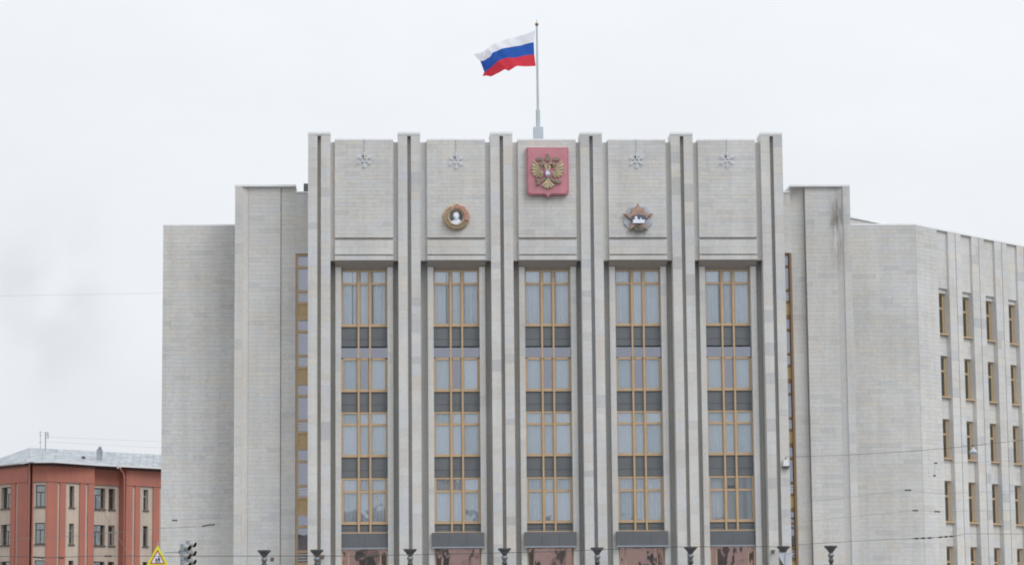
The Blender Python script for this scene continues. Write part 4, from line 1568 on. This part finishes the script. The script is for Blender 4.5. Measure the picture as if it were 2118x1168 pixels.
def red_building():
    T = thing('red_building', 'red plastered corner building with cream window strips and grey metal roof', 'building', (-25.0, 90.0, 0.0))
    red = plaster('red_plaster', (0.455, 0.163, 0.115), (0.38, 0.152, 0.118))
    cream = plaster('cream_plaster', (0.56, 0.46, 0.37), (0.45, 0.385, 0.33))
    brown = mat('cornice_eave_shade', (0.13, 0.075, 0.07), 0.8, noise=0.2)  # brown cornice, its colour darkened to hold the shadow under the eaves
    sill = mat('dark_sill', (0.10, 0.09, 0.085), 0.7)
    frame = mat('brown_window_frame', (0.085, 0.07, 0.062), 0.6)
    frame_w = mat('grey_window_frame', (0.30, 0.30, 0.30), 0.6)
    metal = mat('tin_roof', (0.34, 0.365, 0.385), 0.6, 0.0, 0.3, noise=0.28, nscale=1.3)
    pipe = mat('red_pipe', (0.30, 0.125, 0.10), 0.5)
    ZE, ZS = 15.75, 14.22
    rows = [(13.92, 12.12), (10.80, 9.05), (7.72, 5.97), (4.5, 2.7)]

    def facade(p, dr, spans, s0, s1, name='wall', inset=0.10):
        """spans: (s0, s1, kind, window s0, window s1)"""
        holes = []
        for sp in spans:
            if sp[2] == 'cream' and len(sp) > 3:
                for wz in rows:
                    for w0, w1 in sp[3]:
                        holes.append((w0, w1, wz[1], wz[0]))
        ss = sorted({s0, s1, *[h[0] for h in holes], *[h[1] for h in holes]})
        zs = sorted({0.0, ZE, *[h[2] for h in holes], *[h[3] for h in holes]})
        n = (-dr[1], dr[0])

        def P(s, d, z):
            return (p[0] + dr[0] * s + n[0] * d, p[1] + dr[1] * s + n[1] * d, z)
        b = MB()
        for i in range(len(ss) - 1):
            for j in range(len(zs) - 1):
                cs, cz = (ss[i] + ss[i + 1]) / 2, (zs[j] + zs[j + 1]) / 2
                if any(h[0] < cs < h[1] and h[2] < cz < h[3] for h in holes):
                    continue
                b.quad([P(ss[i], inset, zs[j]), P(ss[i + 1], inset, zs[j]), P(ss[i + 1], inset, zs[j + 1]), P(ss[i], inset, zs[j + 1])])
        dp = inset + 0.32
        for (a, c, z0, z1) in holes:
            b.quad([P(a, inset, z0), P(a, inset, z1), P(a, dp, z1), P(a, dp, z0)])
            b.quad([P(c, inset, z0), P(c, dp, z0), P(c, dp, z1), P(c, inset, z1)])
            b.quad([P(a, inset, z1), P(c, inset, z1), P(c, dp, z1), P(a, dp, z1)])
            b.quad([P(a, inset, z0), P(a, dp, z0), P(c, dp, z0), P(c, inset, z0)])
            b.quad([P(a, dp + 0.35, z0), P(c, dp + 0.35, z0), P(c, dp + 0.35, z1), P(a, dp + 0.35, z1)], mi=1)
            for (e0, e1) in ((a, a), (c, c)):
                b.quad([P(e0, dp, z0), P(e0, dp + .35, z0), P(e0, dp + .35, z1), P(e0, dp, z1)], mi=1)
        b.build(name, [cream, M['inside']], T)
        for (a, c, z0, z1) in holes:
            f = MB()
            fw = 0.07
            f.obox(p, dr, a, a + fw, dp - .06, dp, z0, z1)
            f.obox(p, dr, c - fw, c, dp - .06, dp, z0, z1)
            f.obox(p, dr, a + fw, c - fw, dp - .058, dp, z1 - fw, z1)
            f.obox(p, dr, a + fw, c - fw, dp - .058, dp, z0, z0 + fw)
            zm = z1 - 0.33 * (z1 - z0)
            f.obox(p, dr, a + fw, c - fw, dp - .056, dp, zm - .04, zm + .04)
            if c - a > 0.7:
                f.obox(p, dr, (a + c) / 2 - .04, (a + c) / 2 + .04, dp - .054, dp, z0 + fw, zm - .04)
            w = f.build('window', random.choice((frame, frame, frame_w)), T)
            g = MB()
            g.obox(p, dr, a + fw, c - fw, dp - .03, dp - .024, z0 + fw, z1 - fw)
            g.build('pane', M['glass_grey'], w)
            if random.random() < 0.6:
                cb = MB()
                cb.obox(p, dr, a + (0.5 if random.random() < .5 else .05) * (c - a), c - 0.05, dp + .1, dp + .12, z0, zm)
                cb.build('curtain', M['curtain'], w)
            MB().obox(p, dr, a - 0.06, c + 0.06, inset - 0.10, inset + 0.04, z0 - 0.08, z0 + 0.02).build('sill', sill, w)
        for sp in spans:
            if sp[2] == 'red':
                MB().obox(p, dr, sp[0], sp[1], 0.0, inset + 0.02, 0.0, ZS + 0.005).build('pier', red, T)
        MB().obox(p, dr, s0, s1, -0.004, inset + 0.02, ZS + 0.006, ZE).build('frieze', red, T)
        MB().obox(p, dr, s0, s1, -0.05, -0.005, ZS - 0.03, ZS + 0.05).build('string_course', red, T)
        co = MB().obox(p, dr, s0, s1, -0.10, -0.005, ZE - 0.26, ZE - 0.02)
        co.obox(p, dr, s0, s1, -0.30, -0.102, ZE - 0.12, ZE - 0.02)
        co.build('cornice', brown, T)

    def S(px, p, dr, d=0.0):
        n = (-dr[1], dr[0])
        q = (p[0] + n[0] * d, p[1] + n[1] * d, 0)
        return on_line(px, 1060, q, dr)[0]
    # right face, 49 degrees
    pc = at(99, 1060, 88.5)
    pR, dR = (pc.x, pc.y), (math.cos(R(48)), math.sin(R(48)))
    sR = lambda px: S(px, (*pR, 0), dR)
    sRi = lambda px: S(px, (*pR, 0), dR, 0.30)
    facade(pR, dR, [(0.0, sR(119), 'red'), (sR(124), sR(136), 'red'),
                    (sR(136), sR(165), 'cream', [(sR(144.5), sR(155))]),
                    (sR(165), sR(177), 'red'), (sR(182), sR(194), 'red')], 0.0, sR(194))
    # recess
    rec = 0.85
    n_ = (-dR[1], dR[0])
    pB = (pR[0] + n_[0] * rec, pR[1] + n_[1] * rec)
    sB = lambda px: S(px, (*pB, 0), dR)
    facade(pB, dR, [(sR(194) - 0.2, sB(252), 'cream', [(sB(189), sB(219)), (sB(226), sB(239))])], sR(194) - 0.9, sR(262) + 0.4)
    mb = MB()
    s = sR(262)
    mb.obox(pR, dR, s - 0.06, s - 0.002, 0.0, rec + 0.1, 0, ZE)
    mb.obox(pR, dR, sR(194) + 0.002, sR(194) + 0.05, 0.0, rec + 0.1, 0, ZE)
    mb.build('return_wall', red, T)
    facade(pR, dR, [(sR(262), sR(274.5), 'red'), (sR(279.5), sR(290), 'red'),
                    (sR(290), sR(317), 'cream', [(sR(297.5), sR(308))]), (sR(317), sR(330), 'red'),
                    (sR(335), sR(348), 'red'), (sR(348), sR(378), 'cream', [(sR(357), sR(368))]), (sR(378), sR(420), 'red')], sR(262), sR(420))
    # short front face
    p0 = at(66, 1060, 88.5)
    pF, dF = (p0.x, p0.y), (1.0, 0.0)
    w = pc.x - p0.x
    f1 = lambda px: at(px, 1060, 88.5).x - p0.x
    facade(pF, dF, [(0.0, f1(68.5), 'red'), (f1(68.5), f1(95), 'cream', [(f1(73), f1(92.5))]), (f1(95), w, 'red')], 0.0, w)
    # left face, running back to the left
    dL = (math.cos(R(-52)), math.sin(R(-52)))
    pe = at(56, 1060, 88.8)
    start = (pe.x - dL[0] * 9.0, pe.y - dL[1] * 9.0)
    sL = lambda px: S(px, (*start, 0), dL)
    facade(start, dL, [(sL(-12), sL(21), 'cream', [(sL(0), sL(19))]), (sL(21), sL(31), 'red'), (sL(35.5), 9.0, 'red'),
                       (0.0, sL(-12), 'red')], 0.0, 9.0)
    mb = MB()
    mb.box(pe.x + 0.02, p0.x - 0.02, 89.8, 91.0, 0, ZE)
    mb.build('recess_wall', red, T)
    # body behind
    # roof: eaves, ridge, seams
    eo = [at(-60, 972, 100), at(0, 961.5, 92.6), at(62, 951.5, 87.6), at(113, 953, 87.5), at(200, 960, 91.8), at(345, 966.5, 97.3), at(430, 972, 101)]
    zE = 15.86
    E_ = [Vector((v.x, v.y, zE)) for v in eo]
    rg = [at(-60, 962, 108), at(0, 947, 100), at(60, 925.5, 96), at(118, 928, 97), at(210, 933, 101), at(345, 940.5, 107), at(430, 945, 111)]
    rb = MB()
    for i in range(len(E_) - 1):
        rb.quad([E_[i], E_[i + 1], rg[i + 1], rg[i]])
        lo = [Vector((v.x, v.y, v.z - 0.17)) for v in (E_[i], E_[i + 1])]
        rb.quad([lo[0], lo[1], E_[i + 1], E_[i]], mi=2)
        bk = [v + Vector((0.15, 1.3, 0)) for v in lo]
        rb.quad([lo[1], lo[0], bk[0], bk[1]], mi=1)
        rb.quad([rg[i], rg[i + 1], rg[i + 1] + Vector((0, 12, -3)), rg[i] + Vector((0, 12, -3))])
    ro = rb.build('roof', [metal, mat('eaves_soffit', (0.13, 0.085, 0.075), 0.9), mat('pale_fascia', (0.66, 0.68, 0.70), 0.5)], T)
    sm = MB()
    for i in range(len(E_) - 1):
        n = max(2, int((E_[i + 1] - E_[i]).length / 0.75))
        for k in range(n):
            u = k / n
            a, b = E_[i].lerp(E_[i + 1], u), rg[i].lerp(rg[i + 1], u)
            sm.tube([a + Vector((0, 0, 0.02)), b + Vector((0, 0, 0.02))], 0.013, 4)
    sm.build('roof_seams', metal, ro)
    ds = MB()
    for (a, b) in ((0.18, 0.30), (0.55, 0.7)):
        pass
    hb = at(172, 946, 93)
    MB().box(hb.x - .14, hb.x + .14, hb.y - .1, hb.y + .6, hb.z - .1, hb.z + .12).build('roof_hatch', M['iron'], ro)
    gb = at(62, 951, 87.4)
    MB().box(gb.x - 0.32, gb.x + 0.32, gb.y - .02, gb.y + .35, gb.z - 0.14, gb.z + 0.12).build('gutter_box', mat('new_tin', (0.68, 0.70, 0.73), 0.4, 0.1), ro)
    gb2 = at(246, 961, 93.4)
    MB().box(gb2.x - 0.15, gb2.x + 0.15, gb2.y - .05, gb2.y + .3, gb2.z - 0.3, gb2.z + 0.15).build('gutter_box', mat('new_tin2', (0.62, 0.65, 0.69), 0.4, 0.1), ro)
    # downpipes
    q = at(61, 960, 88.2)
    MB().tube([(q.x, q.y, 15.7), (q.x, q.y, 0.2)], 0.085, 8).build('downpipe', pipe, T)
    a, b, c = at(246, 966, 93.2), at(255, 978, 93.6), at(257, 985, 93.6)
    MB().tube([a, b, c, (c.x, c.y, 0.2)], 0.075, 8).build('downpipe', pipe, T)
    # ventilation pipe on the roof
    v0, v1 = at(205, 957, 94.5), at(204, 929, 94.5)
    MB().box(v0.x - 0.24, v0.x + 0.24, v0.y, v0.y + 0.5, v0.z - 0.3, v1.z).build('chimney', metal, T)
    MB().tube([at(204, 929, 94.7), at(204, 926, 94.7), at(210, 925, 94.7)], 0.14, 8).build('chimney_cowl', M['flash'], T)
    return T


red_building()

# antennas on the red building's roof
a0, a1 = at(94, 929, 95), at(94.5, 893, 95)
AN = thing('roof_antenna', 'grey aerial mast with crossbars on the roof of red building', 'antenna', tuple(a0))
am = mat('aerial_grey', (0.36, 0.40, 0.43), 0.5)
MB().tube([a0 - Vector((0, 0, 0.5)), a1], 0.06, 6).build('mast', am, AN)
b = MB()
for py, l, r_ in ((894, 8, 10), (899, 4, 9), (905, 3, 6)):
    b.tube([at(94.5 - l * .4, py, 95), at(94.5 + r_ * .6, py, 95)], 0.035, 5)
b.tube([at(99, 893, 95), at(100, 906, 95)], 0.05, 5)
b.build('crossbars', am, AN)
a2, a3 = at(84, 930, 96), at(83.5, 891, 96)
AN2 = thing('roof_antenna', 'thin whip aerial left of the crossbar mast on red building', 'antenna', tuple(a2))
MB().tube([a2 - Vector((0, 0, 0.5)), a3], 0.028, 5).build('mast', am, AN2)
b = MB()
for py in (893, 900, 914):
    b.tube([at(81, py, 96), at(86, py, 96)], 0.025, 4)
b.build('crossbars', am, AN2)

# ------------------------------------------------------------------ steam drifting over the roofs on the left
def smoke():
    a, b = at(-120, 880, 170), at(332, 330, 170)
    m = bpy.data.materials.new('steam')
    m.use_nodes = True
    t = m.node_tree
    t.nodes.clear()
    o = nd(t, 'ShaderNodeOutputMaterial')
    v = nd(t, 'ShaderNodeVolumePrincipled')
    v.inputs['Color'].default_value = (0.80, 0.82, 0.84, 1)
    tcx = nd(t, 'ShaderNodeTexCoord')
    geo = nd(t, 'ShaderNodeNewGeometry')
    n = nd(t, 'ShaderNodeTexNoise')
    n.inputs['Scale'].default_value = 0.10
    n.inputs['Detail'].default_value = 5
    n.inputs['Roughness'].default_value = 0.6
    t.links.new(geo.outputs['Position'], n.inputs['Vector'])
    mr = nd(t, 'ShaderNodeMapRange')
    mr.inputs['From Min'].default_value = 0.42
    mr.inputs['From Max'].default_value = 0.66
    mr.inputs['To Min'].default_value = 0.0
    mr.inputs['To Max'].default_value = 0.12
    t.links.new(n.outputs['Fac'], mr.inputs['Value'])
    # soft edge: fades towards the faces of its box
    vm = nd(t, 'ShaderNodeVectorMath', operation='SUBTRACT')
    t.links.new(tcx.outputs['Generated'], vm.inputs[0])
    vm.inputs[1].default_value = (0.5, 0.5, 0.5)
    ln = nd(t, 'ShaderNodeVectorMath', operation='LENGTH')
    t.links.new(vm.outputs[0], ln.inputs[0])
    fd = nd(t, 'ShaderNodeMapRange', interpolation_type='SMOOTHSTEP')
    fd.inputs['From Min'].default_value = 0.5
    fd.inputs['From Max'].default_value = 0.05
    t.links.new(ln.outputs['Value'], fd.inputs['Value'])
    mm = nd(t, 'ShaderNodeMath', operation='MULTIPLY')
    t.links.new(mr.outputs[0], mm.inputs[0])
    t.links.new(fd.outputs[0], mm.inputs[1])
    t.links.new(mm.outputs[0], v.inputs['Density'])
    t.links.new(v.outputs[0], o.inputs['Volume'])
    s = MB().box(a.x, b.x, 164, 178, a.z, b.z).build('smoke', m)
    tag(s, kind='stuff')


smoke()

# ------------------------------------------------------------------ across the street, behind the camera: what the panes mirror
def opposite():
    T = thing('pink_building', 'long pink plastered building across the street, mirrored in the ground floor panes', 'building', (20, -156, 0))
    pk = mat('pink_plaster', (0.62, 0.475, 0.45), 0.85, noise=0.1, nscale=0.3)
    MB().box(-40, 70, -170, -156, 0.0, 11.4).build('wall', pk, T)
    MB().box(-40.6, 70.6, -170.5, -155.5, 11.4, 11.8).build('cornice', M['stone'], T)
    MB().box(-40, 70, -169, -157, 11.8, 12.4).build('roof', M['roof'], T)
    w = MB()
    for x in range(-38, 70, 4):
        for z in (1.6, 4.9, 8.2):
            w.box(x, x + 1.5, -156.0, -155.96, z, z + 2.2)
    w.build('windows', M['iron'], T)['kind'] = 'stuff'

    def branch(b, p, d, l, r_, n):
        q = p + d * l
        mid = p + d * l * 0.5 + Vector((random.uniform(-1, 1), random.uniform(-1, 1), 0)) * l * 0.06
        b.tube([p, mid, q], r_, 5, r1=r_ * 0.6, cap=False)
        if n == 0:
            return
        for _ in range(3 if n > 1 else 4):
            nd_ = (d + Vector((random.uniform(-1, 1), random.uniform(-1, 1), random.uniform(-0.3, 0.7))) * 0.75).normalized()
            branch(b, p + d * l * random.uniform(0.6, 1.0), nd_, l * random.uniform(0.6, 0.8), r_ * 0.55, n - 1)
    bark = mat('bark', (0.22, 0.185, 0.18), 0.9, noise=0.2)
    for i, (x, y, h) in enumerate(((0.5, -141, 4.6), (12, -139, 3.6), (22, -142, 3.8), (33, -140, 3.9))):
        tr = thing('bare_tree', ('bare winter tree across the street, mirrored in the windows near pilaster %s' % ('one', 'three', 'four', 'six')[i]), 'tree', (x, y, 0.1), 'bare trees across the street')
        tb = MB().tube([(x, y, 0), (x + .1, y, h)], 0.28, 8, r1=0.2)
        tb.build('trunk', bark, tr)
        cb = MB()
        for _ in range(4):
            branch(cb, Vector((x + .1, y, h - 0.3)), Vector((random.uniform(-.5, .5), random.uniform(-.5, .5), 1)).normalized(), 3.4, 0.13, 3)
        cb.build('crown', bark, tr)


opposite()
